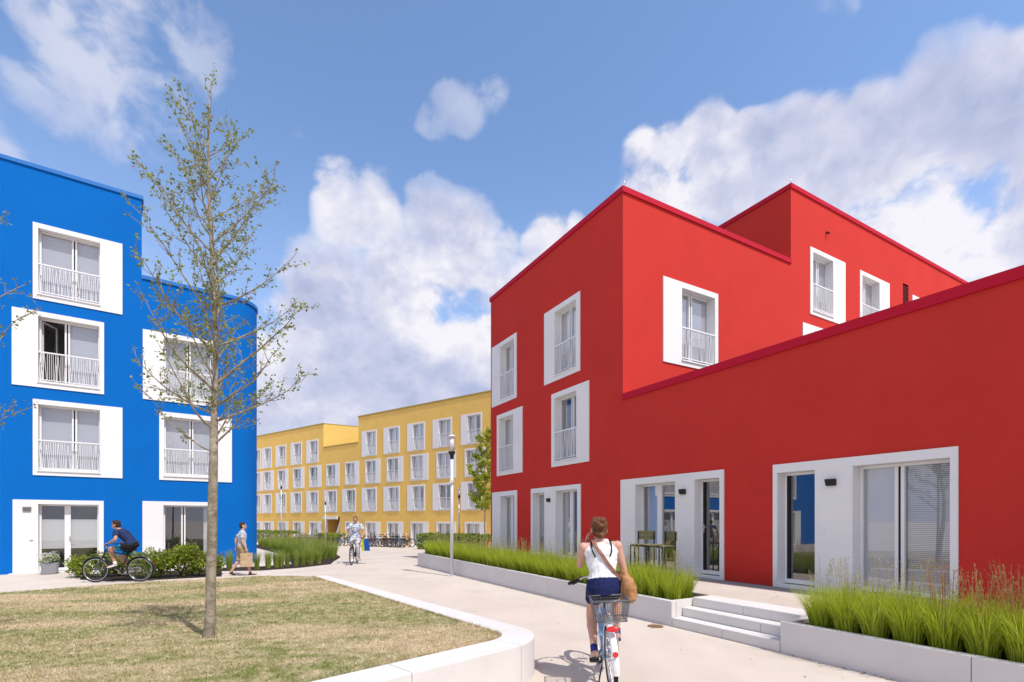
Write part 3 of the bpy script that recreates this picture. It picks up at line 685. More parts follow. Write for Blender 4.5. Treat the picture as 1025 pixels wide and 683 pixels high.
# ================================================================== GROUND, PATHS
bm = bmesh.new()
xs = [-600, -120, -60] + [x for x in range(-40, 41, 4)] + [60, 120, 600]
ys = [-600, -100, -30, -10, 0, 10, 20, 23, 26, 30, 34, 38, 42, 46, 60, 120, 600]
gv = {(x, y): bm.verts.new((x, y, ground_z(y) if y < 300 else -.65)) for x in xs for y in ys}
for i in range(len(xs) - 1):
    for j in range(len(ys) - 1):
        bm.faces.new([gv[k_] for k_ in ((xs[i], ys[j]), (xs[i + 1], ys[j]), (xs[i + 1], ys[j + 1]), (xs[i], ys[j + 1]))])
g = ob('ground', bm, M_['paving']); g['kind'] = 'structure'; g['label'] = 'pale beige paved path and square between the houses'

# --- terrace block with the two planters and steps (in the frame of the red wall)
PW = -3.0                                     # planter outer face
def wz(s): return .39 + .085 * max(0, min(1, (4.42 - s) / 11.9))   # wall top rises slightly to the far end
bm = bmesh.new()
def slab(bm, x0, x1, y0, y1, z0, z1): box(bm, x0, x1, y0, y1, z0, z1)
slab(bm, -7.3, 24, -2.1, -.62, 0, TZ)
slab(bm, 4.43, 6.16, -2.54, -2.1, 0, TZ - .13)
tr = ob('terrace', bm, M_['paving'], None, A.M); tr['kind'] = 'structure'; tr['label'] = 'raised pale terrace along the red wall'
bm = bmesh.new(); slab(bm, -7.3, 24, -.62, -.24, 0, TZ + .003); sl_ = ob('paving_strip', bm, M_['slab'], None, A.M); sl_['kind'] = 'structure'; sl_['label'] = 'grey slab strip along the foot of the red wall, darkened to carry its shade'
bm = bmesh.new(); slab(bm, -7.3, 24, -.24, .0 - .002, 0, TZ - .02); gs = ob('gravel_strip', bm, M_['gravel'], None, A.M); gs['kind'] = 'structure'; gs['label'] = 'dark gravel strip against the red wall'

def planter(name, label, s0, s1, end_left, end_right):
    root = empty(name, label, 'planter', A.M @ Matrix.Translation((s0, PW, 0)))
    Mi = A.M
    n = max(1, round((s1 - s0) / 1.75)); gap = .006; step = (s1 - s0) / n
    for i in range(n):
        b = bmesh.new(); a0, a1 = s0 + i * step + gap / 2 - (.10 if end_left and i == 0 else 0), s0 + (i + 1) * step - gap / 2 + (.10 if end_right and i == n - 1 else 0)
        vs = box(b, a0, a1, PW, PW + .10, -.02, 1)
        for v in vs:
            if v.co.z > .5: v.co.z = wz(v.co.x)
        bmesh.ops.bevel(b, geom=list(b.edges), offset=.006, segments=1, affect='EDGES')
        ob('wall_segment', b, M_['planter'], root, Mi)
    b = bmesh.new()
    if end_left: box(b, s0 - .10, s0 - .003, PW + .101, PW + 3.0 if s0 < 0 else -2.15, -.02, wz(s0) - .001)
    if end_right: box(b, s1 + .003, s1 + .10, PW + .0, -2.15, -.02, wz(s1))
    if end_left and end_right:
        b.free(); b = bmesh.new(); box(b, s0 - .10, s0 - .003, PW + .101, PW + 3.0, -.02, wz(s0) - .001); ob('end_wall', b, M_['planter'], root, Mi)
        b = bmesh.new(); box(b, s1 + .003, s1 + .10, PW + .101, -2.15, -.02, wz(s1) - .001); ob('end_wall', b, M_['planter'], root, Mi)
    elif end_left or end_right: ob('end_wall', b, M_['planter'], root, Mi)
    else: b.free()
    b = bmesh.new()
    vs = box(b, s0, s1, PW + .101, -2.101, 0, 1)
    for v in vs:
        if v.co.z > .5: v.co.z = wz(v.co.x) - .05
    ob('soil', b, M_['soil'], root, Mi)
    return root
planter('long_planter', 'long low concrete planter running back along the path', -7.45, 4.32, True, True)
planter('short_planter', 'low concrete planter beside the steps under the big glazed door', 6.27, 15.0, True, False)
# steps
st = empty('steps', 'three pale concrete steps between the two planters', 'steps', A.M @ Matrix.Translation((4.42, PW, 0)))
for i, (yy, zt) in enumerate(((PW, .14), (-2.77, .28), (-2.54, TZ + .004))):
    for (a0, a1) in (((4.425, 5.32), (5.326, 6.165)) if i != 1 else ((4.425, 5.75), (5.756, 6.165))):
        b = bmesh.new(); y1 = {0: -2.771, 1: -2.541, 2: -2.1}[i] + (.001 if i < 2 else .0)
        if i == 2: a0 = max(a0, 4.425)
        box(b, a0, a1, yy, yy + (.34 if i < 2 else .44), (.0, .141, .281)[i], zt)
        bmesh.ops.bevel(b, geom=list(b.edges), offset=.006, segments=1, affect='EDGES')
        ob('tread_block', b, M_['kerb'], st, A.M)

# --- raised lawn with its concrete kerb
def lawn_z(x, y):
    s = -.6 * (x - .2) + .8 * (y - 5.4)
    return max(.03, min(.42, .40 - .034 * s))
def atl(px, py):
    z = .3
    for _ in range(25): p = at(px, py, z); z = lawn_z(p.x, p.y)
    return V((p.x, p.y, z))
p1 = atl(470, 613.7); p0 = atl(340, 578.2); a_dir = (p1 - p0).xy.normalized()
q0 = atl(505, 650.2); q1 = atl(417, 672.4); b_dir = (q1 - q0).xy.normalized()
print('lawn dirs', a_dir, b_dir, p0, p1, q0)
def isect(p, d, q, e):
    den = d.x * e.y - d.y * e.x; t = ((q.x - p.x) * e.y - (q.y - p.y) * e.x) / den
    return V((p.x + d.x * t, p.y + d.y * t))
cor = isect(p1.xy, a_dir, q0.xy, b_dir)
phi = math.acos(max(-1, min(1, (-a_dir).dot(b_dir)))); Rf = 0.85; tl = Rf / math.tan(phi / 2)
ta, tb = cor - a_dir * tl, cor + b_dir * tl
nn = V((a_dir.y, -a_dir.x)); nn = nn if (cor + (b_dir - a_dir) - ta).dot(nn) > 0 else -nn
cc_ = ta + nn * Rf
a0 = math.atan2(*(ta - cc_).yx); a1 = math.atan2(*(tb - cc_).yx)
da = (a1 - a0 + math.pi) % (2 * math.pi) - math.pi
farp = atl(327, 576.2).xy
outer = [farp + (ta - farp) * i / 40 for i in range(40)] + [cc_ + V((math.cos(a0 + da * i / 16), math.sin(a0 + da * i / 16))) * Rf for i in range(17)]
endp = tb + b_dir * 9.5
outer += [tb + (endp - tb) * (i / 30) for i in range(1, 31)]
def offs(pl, o):
    r = []
    for i, p in enumerate(pl):
        t = (pl[min(i + 1, len(pl) - 1)] - pl[max(i - 1, 0)]).normalized()
        r.append(p + V((t.y, -t.x)) * o)
    return r
inner = offs(outer, .36)
if (inner[10] - cc_).length > (outer[10] - cc_).length and (inner[10] - cor).dot(b_dir) < 0: inner = offs(outer, -.36)
kroot = empty('kerb_wall', 'low pale concrete seat wall with rounded corner round the lawn', 'low wall', Matrix.Translation((cor.x, cor.y, 0)))
arc = [0]
for i in range(1, len(outer)): arc.append(arc[-1] + (outer[i] - outer[i - 1]).length)
joint_s = []
ci = 48; base_s = arc[47]
base_s = arc[54]; cuts = [base_s - 7.6, base_s - 5.0, base_s - 2.5, base_s, base_s + 1.3, base_s + 3.8, base_s + 6.3]
cuts = [c for c in cuts if 0 < c < arc[-1]]
segs = [0] + cuts + [arc[-1]]
def samp(pl, s):
    for i in range(len(arc) - 1):
        if arc[i] <= s <= arc[i + 1] + 1e-9:
            t = (s - arc[i]) / max(1e-9, arc[i + 1] - arc[i]); return pl[i].lerp(pl[i + 1], t)
    return pl[-1]
for a, b in zip(segs[:-1], segs[1:]):
    a += .003; b -= .003
    ss = [a] + [s for s in arc if a + .01 < s < b - .01] + [b]
    bm = bmesh.new(); prev = None
    for s in ss:
        o2, i2 = samp(outer, s), samp(inner, s); zz = lawn_z(o2.x, o2.y)
        oo = o2.lerp(i2, .02); ii = i2.lerp(o2, .02)
        pr = [bm.verts.new(p) for p in ((o2.x, o2.y, -.05), (o2.x, o2.y, zz - .008), (oo.x, oo.y, zz), (ii.x, ii.y, zz), (i2.x, i2.y, zz - .008), (i2.x, i2.y, zz - .2))]
        if prev:
            for k_ in range(5): bm.faces.new((prev[k_], pr[k_], pr[k_ + 1], prev[k_ + 1]))
        else: bm.faces.new(pr[::-1])
        prev = pr
    bm.faces.new(prev)
    bmesh.ops.recalc_face_normals(bm, faces=bm.faces)
    ob('wall_segment', bm, M_['kerb'], kroot, Matrix.Identity(4))
# lawn surface
far_edge = [atl(*p).xy for p in ((318, 577.2), (295, 576.3), (257.8, 576.3), (225, 578.5), (150, 582.3), (80, 587), (0, 593), (-110, 600.5))]
far_edge += [V((-17, 7)), V((-16, -1)), V((-9, -4))]
poly = [p for p in inner] + [V((-9, -4)), V((-16, -1)), V((-17, 7))] + far_edge[:8][::-1]
def inside(p, P_):
    c = False; j = len(P_) - 1
    for i in range(len(P_)):
        if (P_[i].y > p.y) != (P_[j].y > p.y) and p.x < (P_[j].x - P_[i].x) * (p.y - P_[i].y) / (P_[j].y - P_[i].y) + P_[i].x: c = not c
        j = i
    return c
bm = bmesh.new()
fv = bm.faces.new([bm.verts.new((p.x, p.y, lawn_z(p.x, p.y) - .012)) for p in poly])
bmesh.ops.triangulate(bm, faces=[fv])
bmesh.ops.subdivide_edges(bm, edges=list(bm.edges), cuts=4, use_grid_fill=True)
for v in bm.verts: v.co.z = lawn_z(v.co.x, v.co.y) - .012
lw_ = ob('lawn', bm, M_['lawn']); lw_['kind'] = 'structure'; lw_['label'] = 'dry straw coloured lawn behind the low wall'
# ================================================================== PLANTS
def blade_clump(n, h, spread, seed, wid=.006, segs=3, lean=.55, droop=.35):
    bm = bmesh.new(); q = random.Random(seed)
    for _ in range(n):
        a = q.uniform(0, 2 * math.pi); r = spread * .35 * math.sqrt(q.random()); hh = h * q.uniform(.55, 1.08)
        b = V((r * math.cos(a), r * math.sin(a), 0)); a2 = a + q.uniform(-.9, .9); ln_ = q.random() ** .8 * lean
        d = V((math.cos(a2), math.sin(a2), 0)); side = V((-d.y, d.x, 0)); w = wid * q.uniform(.6, 1.3)
        tw = q.uniform(-1, 1); side = (side + d * tw).normalized()
        prev = None
        for i in range(segs + 1):
            t = i / segs; p = b + d * (hh * ln_ * (t ** 1.7)) + V((0, 0, hh * (t - droop * ln_ * t * t * t)))
            ww = w * (1 - t * .85)
            c = (bm.verts.new(p - side * ww), bm.verts.new(p + side * ww))
            if prev: bm.faces.new((prev[0], prev[1], c[1], c[0])).smooth = True
            prev = c
    return bm
def seed_stalks(n, h, spread, seed, pale=False):
    bm = bmesh.new(); q = random.Random(seed)
    for _ in range(n):
        a = q.uniform(0, 6.28); r = spread * q.random(); hh = h * q.uniform(.7, 1.1); d = V((math.cos(a), math.sin(a), 0))
        p0 = d * r * .3; p1 = p0 + d * q.uniform(.04, .22) * hh + V((0, 0, hh))
        side = V((-d.y, d.x, 0)); w = .0018
        quad(bm, p0 - side * w, p0 + side * w, p1 + side * w, p1 - side * w)
        for k_ in range(11):
            t = q.uniform(.66, 1.0); c = p0.lerp(p1, t); e = V((q.uniform(-1, 1), q.uniform(-1, 1), q.uniform(.4, 1.6))).normalized() * .028; s_ = e.cross(V((q.random(), q.random(), q.random()))).normalized() * .0035
            quad(bm, c - s_, c + s_, c + e + s_ * .4, c + e - s_ * .4)
    return bm
def clump_set(key, n, h, spread, m, variants=5, seeds=0, pale=False, **kw):
    out = []
    for v in range(variants):
        me = mesh_of('grass_blades', blade_clump(n, h, spread, 100 * len(key) + v, **kw), m)
        se = mesh_of('seed_heads', seed_stalks(seeds, h * 1.45, spread, 900 + v, pale), M_['seed_pale'] if pale else M_['seed']) if seeds else None
        out.append((me, se))
    return out
def put_clump(ms, p, label, group, rz, s, name='grass_clump'):
    me, se = ms
    o = bpy.data.objects.new(name, me); M = T(p.x, p.y, p.z, rz, s); link(o, None, M); tag(o, label, 'grass clump', group, 'thing')
    if se is not None:
        c = bpy.data.objects.new('seed_heads', se); link(c, o, M)
    return o
cs_long = clump_set('long', 420, .56, .36, M_['grass'], 5, seeds=8, pale=True, wid=.0055, lean=.55)
cs_short = clump_set('short', 680, .60, .34, M_['grass'], 4, seeds=10, pale=True, wid=.0045, lean=.58)
cs_red = clump_set('redstalk', 680, .58, .34, M_['grass'], 3, seeds=34, wid=.0045, lean=.58)
q = random.Random(5)
s = 4.15; i = 0
while s > -7.3:
    for r_, yy in enumerate((-2.72, -2.36)):
        ss = s + q.uniform(-.05, .05) - (.12 if r_ else 0); y_ = yy + q.uniform(-.05, .05)
        if ss < -7.3: continue
        p = A.P(ss, y_, wz(ss) - .06)
        put_clump(q.choice(cs_long), p, 'bright green ornamental grass clump in the long planter by the path', 'grass clumps in the long planter', q.uniform(0, 6), q.uniform(.86, 1.12))
    s -= .29
s = 6.52; i = 0
words_n = ['first', 'second', 'third', 'fourth', 'fifth', 'sixth', 'seventh', 'eighth', 'ninth', 'tenth', 'eleventh', 'twelfth']
while s < 10.2:
    redd = s > 7.55
    p = A.P(s, -2.74 + q.uniform(-.03, .03), .34)
    if redd:
        lab = 'green grass clump with reddish seed stalks, %s from the steps in the short planter' % words_n[min(i, 11)]
    else: lab = 'dense lime green grass clump, %s from the steps in the short planter' % words_n[min(i, 11)]
    put_clump(q.choice(cs_red if redd else cs_short), p, lab, 'front row of grass clumps in the short planter', q.uniform(0, 6), q.uniform(.92, 1.08))
    p = A.P(s + .14, -2.4, .34)
    put_clump(q.choice(cs_red if redd and i % 2 else cs_short), p, 'grass clump in the back row of the short planter beside the steps', 'back row of grass clumps in the short planter', q.uniform(0, 6), q.uniform(.9, 1.05))
    s += .30; i += 1
# bed by the blue house corner
cs_bed = clump_set('bedgrass', 260, .62, .22, M_['grass_dark'], 4, wid=.006, lean=.22)
cs_mass = clump_set('massgrass', 300, .78, .40, M_['grass_dark'], 4, seeds=8, pale=True, wid=.007, lean=.4)
lbls = ['leftmost small grass tuft behind the walking man by the blue wall', 'small grass tuft half hidden behind the brown paper bag', 'slim grass tuft just right of the paper bag',
        'slim grass tuft, second to the right of the paper bag', 'slim grass tuft, third to the right of the paper bag', 'slim grass tuft, fourth to the right of the paper bag',
        'grass tuft at the left start of the dense border row', 'grass tuft in the middle of the dense border row', 'grass tuft near the tip of the grass border', 'outermost grass tuft at the tip of the grass border']
bedz = .01
for i_, (px, py) in enumerate(((229.5, 571), (257, 570), (268.5, 569), (276.5, 568.5), (281.5, 568), (287.5, 567.5), (296, 567), (303, 566.2), (311, 565.4), (319, 564.6))):
    p = onground(px, py); put_clump(q.choice(cs_bed), p + V((0, 0, bedz)), lbls[i_], 'row of grass tufts at the bed edge', q.uniform(0, 6), q.uniform(.85, 1.1))
mass_poly = [onground(*p).xy for p in ((258, 546), (300, 544), (325, 550), (336, 558), (328, 563.5), (300, 564.2), (294, 558.5))]
cnt = 0; tries = 0; placed = []
while cnt < 95 and tries < 6000:
    tries += 1
    x = q.uniform(min(p.x for p in mass_poly), max(p.x for p in mass_poly)); y = q.uniform(min(p.y for p in mass_poly), max(p.y for p in mass_poly))
    if not inside(V((x, y)), mass_poly) or any((V((x, y)) - w).length < .42 for w in placed): continue
    placed.append(V((x, y))); cnt += 1
    put_clump(q.choice(cs_mass), V((x, y, ground_z(y) + .005)), 'soft green grass clump in the wedge shaped bed behind the walking man', 'grass clumps in the wedge shaped bed', q.uniform(0, 6), q.uniform(.85, 1.12))
# dark soil under both parts of the bed
bm = bmesh.new()
bp = [onground(*p).xy for p in ((222, 571.9), (222, 568.8), (262, 567.3), (292, 565), (285, 556), (256, 548.5), (256, 545.5), (302, 543.5), (329, 549.5), (341, 558), (331, 565.0), (300, 568.6), (262, 571.3))]
f = bm.faces.new([bm.verts.new((p.x, p.y, 0)) for p in bp]); bmesh.ops.triangulate(bm, faces=[f])
bmesh.ops.subdivide_edges(bm, edges=list(bm.edges), cuts=5, use_grid_fill=True)
for v in bm.verts: v.co.z = ground_z(v.co.y) + .012
s_ = ob('soil', bm, M_['soil']); s_['kind'] = 'structure'; s_['label'] = 'dark soil of the grass bed at the blue corner'

def leaf_bush(bm, rx, ry, rz, n, size, seed, cz=None, lumps=6, shell=.55):
    q = random.Random(seed); cz = rz * .95 if cz is None else cz
    L_ = [(V((q.uniform(-.55, .55) * rx, q.uniform(-.55, .55) * ry, cz + q.uniform(-.4, .45) * rz)), q.uniform(.38, .62)) for _ in range(lumps)] + [(V((0, 0, cz * .9)), .8)]
    for _ in range(n):
        c, k_ = q.choice(L_)
        d = V((q.gauss(0, 1), q.gauss(0, 1), q.gauss(0, 1))).normalized() * (q.uniform(shell, 1.0) * q.uniform(.85, 1.1))
        p = c + V((d.x * rx, d.y * ry, d.z * rz)) * k_
        if p.z < .02: p.z = q.uniform(.02, .15) * rz
        leaf(bm, p, size * q.uniform(.6, 1.25), q, d)
def leaf(bm, p, s, q, up=None):
    a = V((q.gauss(0, 1), q.gauss(0, 1), q.gauss(0, .7)))
    if up is not None: a += up * .6
    a.normalize(); b = a.cross(V((q.gauss(0, 1), q.gauss(0, 1), q.gauss(0, 1)))).normalized()
    w = b * s * .32; t = a * s
    n_ = a.cross(b) * s * .12
    m1 = p + t * .45
    f = bm.faces.new([bm.verts.new(v) for v in (p, m1 - w + n_, p + t, m1 + w + n_)]); f.smooth = False
# shrubs along the blue wall
def shrub(px, py, rx, ry, rz, n, size, seed, label, m='leaf_shrub', group='shrubs along the blue wall'):
    p = onground(px, py); r = empty('shrub', label, 'shrub', T(p.x, p.y, p.z), group)
    bm = bmesh.new(); leaf_bush(bm, rx, ry, rz, n, size, seed); ob('foliage', bm, M_[m], r)
    bm = bmesh.new(); qq = random.Random(seed)
    for k_ in range(9):
        a = qq.uniform(0, 6.28); e = V((math.cos(a) * rx * .6, math.sin(a) * ry * .6, rz * qq.uniform(1.2, 1.95)))
        tube(bm, [(0, 0, 0), e * .5 + V((0, 0, .05)), e], [.012, .008, .003], 5)
        for _ in range(6): leaf(bm, e * qq.uniform(.8, 1.05), size * .8, qq)
    ob('stems', bm, M_['twig'], r); return r
shrub(87, 578.5, .45, .35, .36, 1100, .085, 1, 'low yellow green shrub in front of the glazed door of the blue house')
shrub(103, 578, .42, .35, .42, 1100, .08, 2, 'leafy shrub behind the front wheel of the cycling man')
shrub(141, 577.5, .45, .4, .40, 1300, .08, 3, 'rounded shrub behind the rear wheel of the cycling man')
shrub(160, 578.5, .50, .4, .46, 1600, .085, 4, 'broad green shrub below the white panel of the blue house')
shrub(181, 577.5, .58, .45, .56, 2200, .085, 5, 'tallest green shrub left of the young tree trunk')
shrub(199, 577.0, .40, .4, .44, 1200, .08, 6, 'small shrub hidden partly by the young tree trunk')
shrub(216, 575.5, .30, .3, .36, 700, .08, 7, 'thin shrub just right of the young tree trunk')
shrub(119, 577, .42, .35, .40, 1200, .08, 8, 'leafy shrub between the two wheels of the cycling man')
shrub(79, 577.5, .30, .3, .26, 600, .075, 9, 'smallest shrub at the left end of the row by the flower pot')
# soil for the shrubs
bm = bmesh.new(); bp = [onground(*p) for p in ((80, 580.5), (82, 575), (222, 569.5), (222, 577.3), (150, 581), (110, 582))]
bm.faces.new([bm.verts.new((p.x, p.y, .006)) for p in bp]); s_ = ob('soil', bm, M_['soil']); s_['kind'] = 'structure'; s_['label'] = 'dark soil under the shrubs by the blue wall'

def yel_front(off):
    p = Y.P(0, -off); return Fac(p.x, p.y, Y.d[0], Y.d[1])
def hedge(pxa, pxb, d, h, depth, seed, label, lumpy=.12, n=5200, size=.12, m='leaf_hedge'):
    a = V(((pxa - CX) / F * d, d)); fa = Y.d
    ang = math.atan2(fa[1], fa[0]); t = Y.S(pxb) - Y.S(pxa); L_ = abs(t)
    YF = yel_front(d); t = YF.S(pxb) - YF.S(pxa); L_ = abs(t)
    p0 = YF.P(YF.S(pxa), 0); r = empty('hedge', label, 'hedge', T(p0.x, p0.y, GZ + .02, ang))
    bm = bmesh.new(); qq = random.Random(seed)
    for _ in range(n):
        x = qq.uniform(0, L_); hh = h * (1 + lumpy * noise.noise(V((x * .9, seed, 0))) + lumpy * .7 * noise.noise(V((x * 3, seed, 5))))
        side = qq.random()
        if side < .45: p = V((x, -depth / 2 + qq.uniform(-.1, .12), qq.uniform(0, hh)))
        else: p = V((x, qq.uniform(-depth / 2, depth / 2), hh + qq.uniform(-.16, .06)))
        leaf(bm, p, size * qq.uniform(.6, 1.3), qq)
    ob('foliage', bm, M_[m], r)
    bm = bmesh.new()
    x = .2
    while x < L_:
        tube(bm, [(x, 0, -.02), (x + .05, .02, h * .8)], [.02, .006], 5); x += .35
    ob('stems', bm, M_['twig'], r)
hedge(240, 296, 2.6, 1.15, 1.2, 21, 'long clipped hedge in front of the left bays of the yellow house', n=9000)
hedge(322, 345, 2.4, 1.0, 1.0, 22, 'short bright hedge before the stair passage of the yellow house', n=4200, m='leaf_shrub')
hedge(425, 492, 5.2, 1.25, 1.4, 23, 'dark green hedge behind the far end of the long planter', n=11000, lumpy=.3)
hedge(276, 299, 4.4, .55, .9, 24, 'low light green hedge in front of the clipped hedge', n=3200, m='leaf_shrub', size=.1)

# ---- trees
def limb_path(p, d, L_, q, n=6, up=.25, wob=.10):
    pts = [p.copy()]; st = L_ / n
    for i in range(n):
        d = (d + V((q.gauss(0, wob), q.gauss(0, wob), q.gauss(0, wob) + up / n))).normalized()
        pts.append(pts[-1] + d * st)
    return pts
def young_tree(name, label, base, pts, radii, branches, seed, leafm, leaf_size, dens, twig_len=.34, cluster=3, barkm='bark', minor=.1):
    root = empty(name, label, 'tree', Matrix.Translation(base)); q = random.Random(seed); Mi = Matrix.Identity(4)
    bm = bmesh.new(); tube(bm, pts, radii, 14); ob('trunk', bm, M_[barkm], root, Mi)
    bb = bmesh.new(); lb = bmesh.new()
    def along(t):
        z = t
        for i in range(len(pts) - 1):
            if pts[i].z <= z <= pts[i + 1].z:
                k_ = (z - pts[i].z) / (pts[i + 1].z - pts[i].z); return pts[i].lerp(pts[i + 1], k_), radii[i] * (1 - k_) + radii[i + 1] * k_
        return pts[-1], radii[-1]
    def leaves(p, d, n):
        for _ in range(n):
            leaf(lb, p + V((q.gauss(0, .014), q.gauss(0, .014), q.gauss(0, .014))), leaf_size * q.uniform(.5, 1.2), q, d * .5 + V((0, 0, -.15)))
    def twig(p, d, L_):
        tp = limb_path(p, d, L_, q, 4, .35, .16); tube(bb, tp, [.0042, .0034, .0028, .002, .0012], 4, cap=False)
        k_ = 0
        for j in range(1, 5):
            if q.random() < dens: leaves(tp[j], (tp[j] - tp[j - 1]).normalized(), q.randint(1, cluster))
            if q.random() < .55 and L_ > .12:
                dd = ((tp[j] - tp[j - 1]).normalized() + V((q.gauss(0, .6), q.gauss(0, .6), q.gauss(0, .4)))).normalized(); e = tp[j] + dd * q.uniform(.04, .12)
                tube(bb, [tp[j], e], [.0025, .001], 3, cap=False)
                if q.random() < dens + .1: leaves(e, dd, q.randint(1, cluster))
        leaves(tp[-1], (tp[-1] - tp[-2]).normalized(), cluster)
    for (z, az, el, L_) in branches:
        p, r = along(z); d = V((math.cos(az) * math.cos(el), math.sin(az) * math.cos(el), math.sin(el)))
        n = max(4, int(L_ / .12)); bp_ = limb_path(p, d, L_, q, n, .42, .07)
        r0 = min(r * .5, .005 + .0085 * L_); tube(bb, bp_, [r0 * (1 - .88 * i / n) + .001 for i in range(n + 1)], 6, cap=False)
        for i in range(1, n + 1):
            if i / n < .18 and L_ > .5: continue
            for _ in range(2 if L_ > .6 else 1):
                if q.random() > .86: continue
                t = (bp_[i] - bp_[i - 1]).normalized(); s_ = t.cross(V((q.gauss(0, 1), q.gauss(0, 1), q.gauss(0, 1)))).normalized()
                twig(bp_[i], (t * .8 + s_ * .75 + V((0, 0, .15))).normalized(), twig_len * q.uniform(.4, 1.05) * (1 - .35 * i / n))
        leaves(bp_[-1], d, cluster)
    ob('branches', bb, M_['twig'] if barkm == 'twig' else M_['bark'], root, Mi)
    ob('crown', lb, M_[leafm], root, Mi)
    return root
tb_ = atl(206.5, 638)
D0 = tb_.y
prof = [(206.5, 652), (207, 637), (208, 620), (210, 580), (213.5, 540), (215.5, 500), (215.8, 460), (214.5, 420), (213.5, 380), (213, 330), (212, 280), (212, 230), (210.8, 180), (210.5, 130), (210, 95), (209.5, 72)]
wd = [13, 11, 9.6, 9.2, 8.8, 8.4, 7.8, 6.4, 5.2, 4.4, 3.6, 3.0, 2.4, 1.7, 1.0, .5]
pts = [V(((px - CX) / F * D0, D0 + .05 * math.sin(i_ * .9), H - (py - HY) / F * D0)) for i_, (px, py) in enumerate(prof)]
radii = [w * D0 / F / 2 for w in wd]
q = random.Random(31)
br = []
az = 1.3
z = 2.42
while z < 6.05:
    t = (z - 2.42) / 4.15
    az += 2.4 + q.uniform(-.35, .35)
    L_ = (1.24 if t < .45 else 1.24 - (t - .45) * 1.75) * q.uniform(.80, 1.05)
    if t < .08: L_ *= .8
    el = math.radians(24 + 34 * t + q.uniform(-8, 8))
    br.append((z, az, el, max(.16, L_))); z += .088
for i_ in range(20):
    br.append((q.uniform(2.7, 6.0), q.uniform(0, 6.28), math.radians(q.uniform(35, 60)), q.uniform(.16, .42)))
young_tree('young_tree', 'tall slender young tree with sparse small leaves standing in the dry lawn', tb_, pts, radii, br, 77, 'leaf_tree', .040, .66, cluster=3, twig_len=.34)
# second lawn tree, mostly beyond the left frame edge
b2 = V((-6.25, 5.3, lawn_z(-6.25, 5.3)))
pts2 = [b2 + V((.02 * math.sin(i * 1.3), .02 * math.cos(i), z_)) for i, z_ in enumerate((-.05, .3, 1, 2, 3, 4, 5, 5.9))]
br2 = []; az = .4; z = 2.0
while z < 6.0:
    t = (z - 2.3) / 3.7; az += 2.4 + q.uniform(-.3, .3); br2.append((z, az, math.radians(22 + 40 * t), max(.16, (1.2 - max(0, t - .4) * 1.5) * q.uniform(.8, 1.1)))); z += .16
young_tree('young_tree', 'second young tree at the left edge of the lawn, only twig tips in view', b2, pts2, [.06, .052, .047, .04, .033, .024, .013, .004], br2, 78, 'leaf_tree', .040, .5, cluster=3)
# small lime-green tree by the red corner
tp = V(((485.5 - CX) / F * 33, 33, ground_z(33))); h_ = 6.1; dd = tp.y
dsc = dd / F
pts3 = [tp + V((.02 * math.sin(i * 2.), 0, z_)) for i, z_ in enumerate((-.05, .5, 1.5, 2.5, 3.5, 4.6, 5.6, 6.6))]
ztop = H - (436 - HY) * dsc; ks = (ztop - tp.z) / 6.6
pts3 = [tp + V((p.x - tp.x, 0, (p.z - tp.z) * ks)) for p in pts3]
br3 = []; az = 0; z = tp.z + (H - (533 - HY) * dsc - tp.z)
z = H - (512 - HY) * dsc
while z < ztop - .2:
    t = (z - (H - (512 - HY) * dsc)) / (ztop - H + (512 - HY) * dsc); az += 2.4
    br3.append((z, az, math.radians(12 + 42 * t), max(.35, 1.5 * (1 - .62 * t)) * q.uniform(.6, 1.15))); z += .19
young_tree('lime_tree', 'small lime green leafy tree between the red house and the yellow house', tp, pts3, [.07 * ks, .06, .052, .045, .036, .026, .014, .005], br3, 79, 'leaf_lime', .17, .75, twig_len=.7, cluster=5)

# ---- dry lawn blades: nobody could count them
import array
q = random.Random(3); vs = []; fs = []
lx0, lx1, ly0, ly1 = -13.5, .3, 2.2, 15.2
Ntarget = 150000; n_ = 0
while n_ < Ntarget:
    dpt = 2.6 * math.exp(q.random() * math.log(14.9 / 2.6)); x = dpt * q.uniform(-1.12, .06)
    p = V((x, dpt))
    if not inside(p, poly): n_ += .3; continue
    z_ = lawn_z(x, dpt) - .012; hh = q.uniform(.006, .018) * (1 + (dpt / 9)); w = .0014 * (1 + dpt / 4)
    if noise.noise(V((x * 1.4, dpt * 1.4, 3))) > .28: hh *= 1.5
    a = q.uniform(0, 3.14); dx_, dy_ = math.cos(a) * w, math.sin(a) * w; l1, l2 = q.gauss(0, hh * .7), q.gauss(0, hh * .7)
    k_ = len(vs); vs += [(x - dx_, dpt - dy_, z_), (x + dx_, dpt + dy_, z_), (x + l1, dpt + l2, z_ + hh)]; fs.append((k_, k_ + 1, k_ + 2)); n_ += 1
# greener fringe along the kerb
for _ in range(9000):
    s_ = q.uniform(0, arc[-1]); i2 = samp(inner, s_); o2 = samp(outer, s_); nrm = (i2 - o2).normalized(); p = i2 + nrm * abs(q.gauss(0, .05))
    x, dpt = p; z_ = lawn_z(x, dpt) - .012; hh = q.uniform(.02, .05); w = .003; a = q.uniform(0, 3.14); dx_, dy_ = math.cos(a) * w, math.sin(a) * w
    k_ = len(vs); vs += [(x - dx_, dpt - dy_, z_), (x + dx_, dpt + dy_, z_), (x + q.gauss(0, .012), dpt + q.gauss(0, .012), z_ + hh)]; fs.append((k_, k_ + 1, k_ + 2))
me = bpy.data.meshes.new('lawn_grass'); me.from_pydata(vs, [], fs); me.materials.append(M_['lawnblade'])
lg = bpy.data.objects.new('lawn_grass', me); link(lg); tag(lg, 'short dry grass blades of the lawn', None, None, 'stuff')

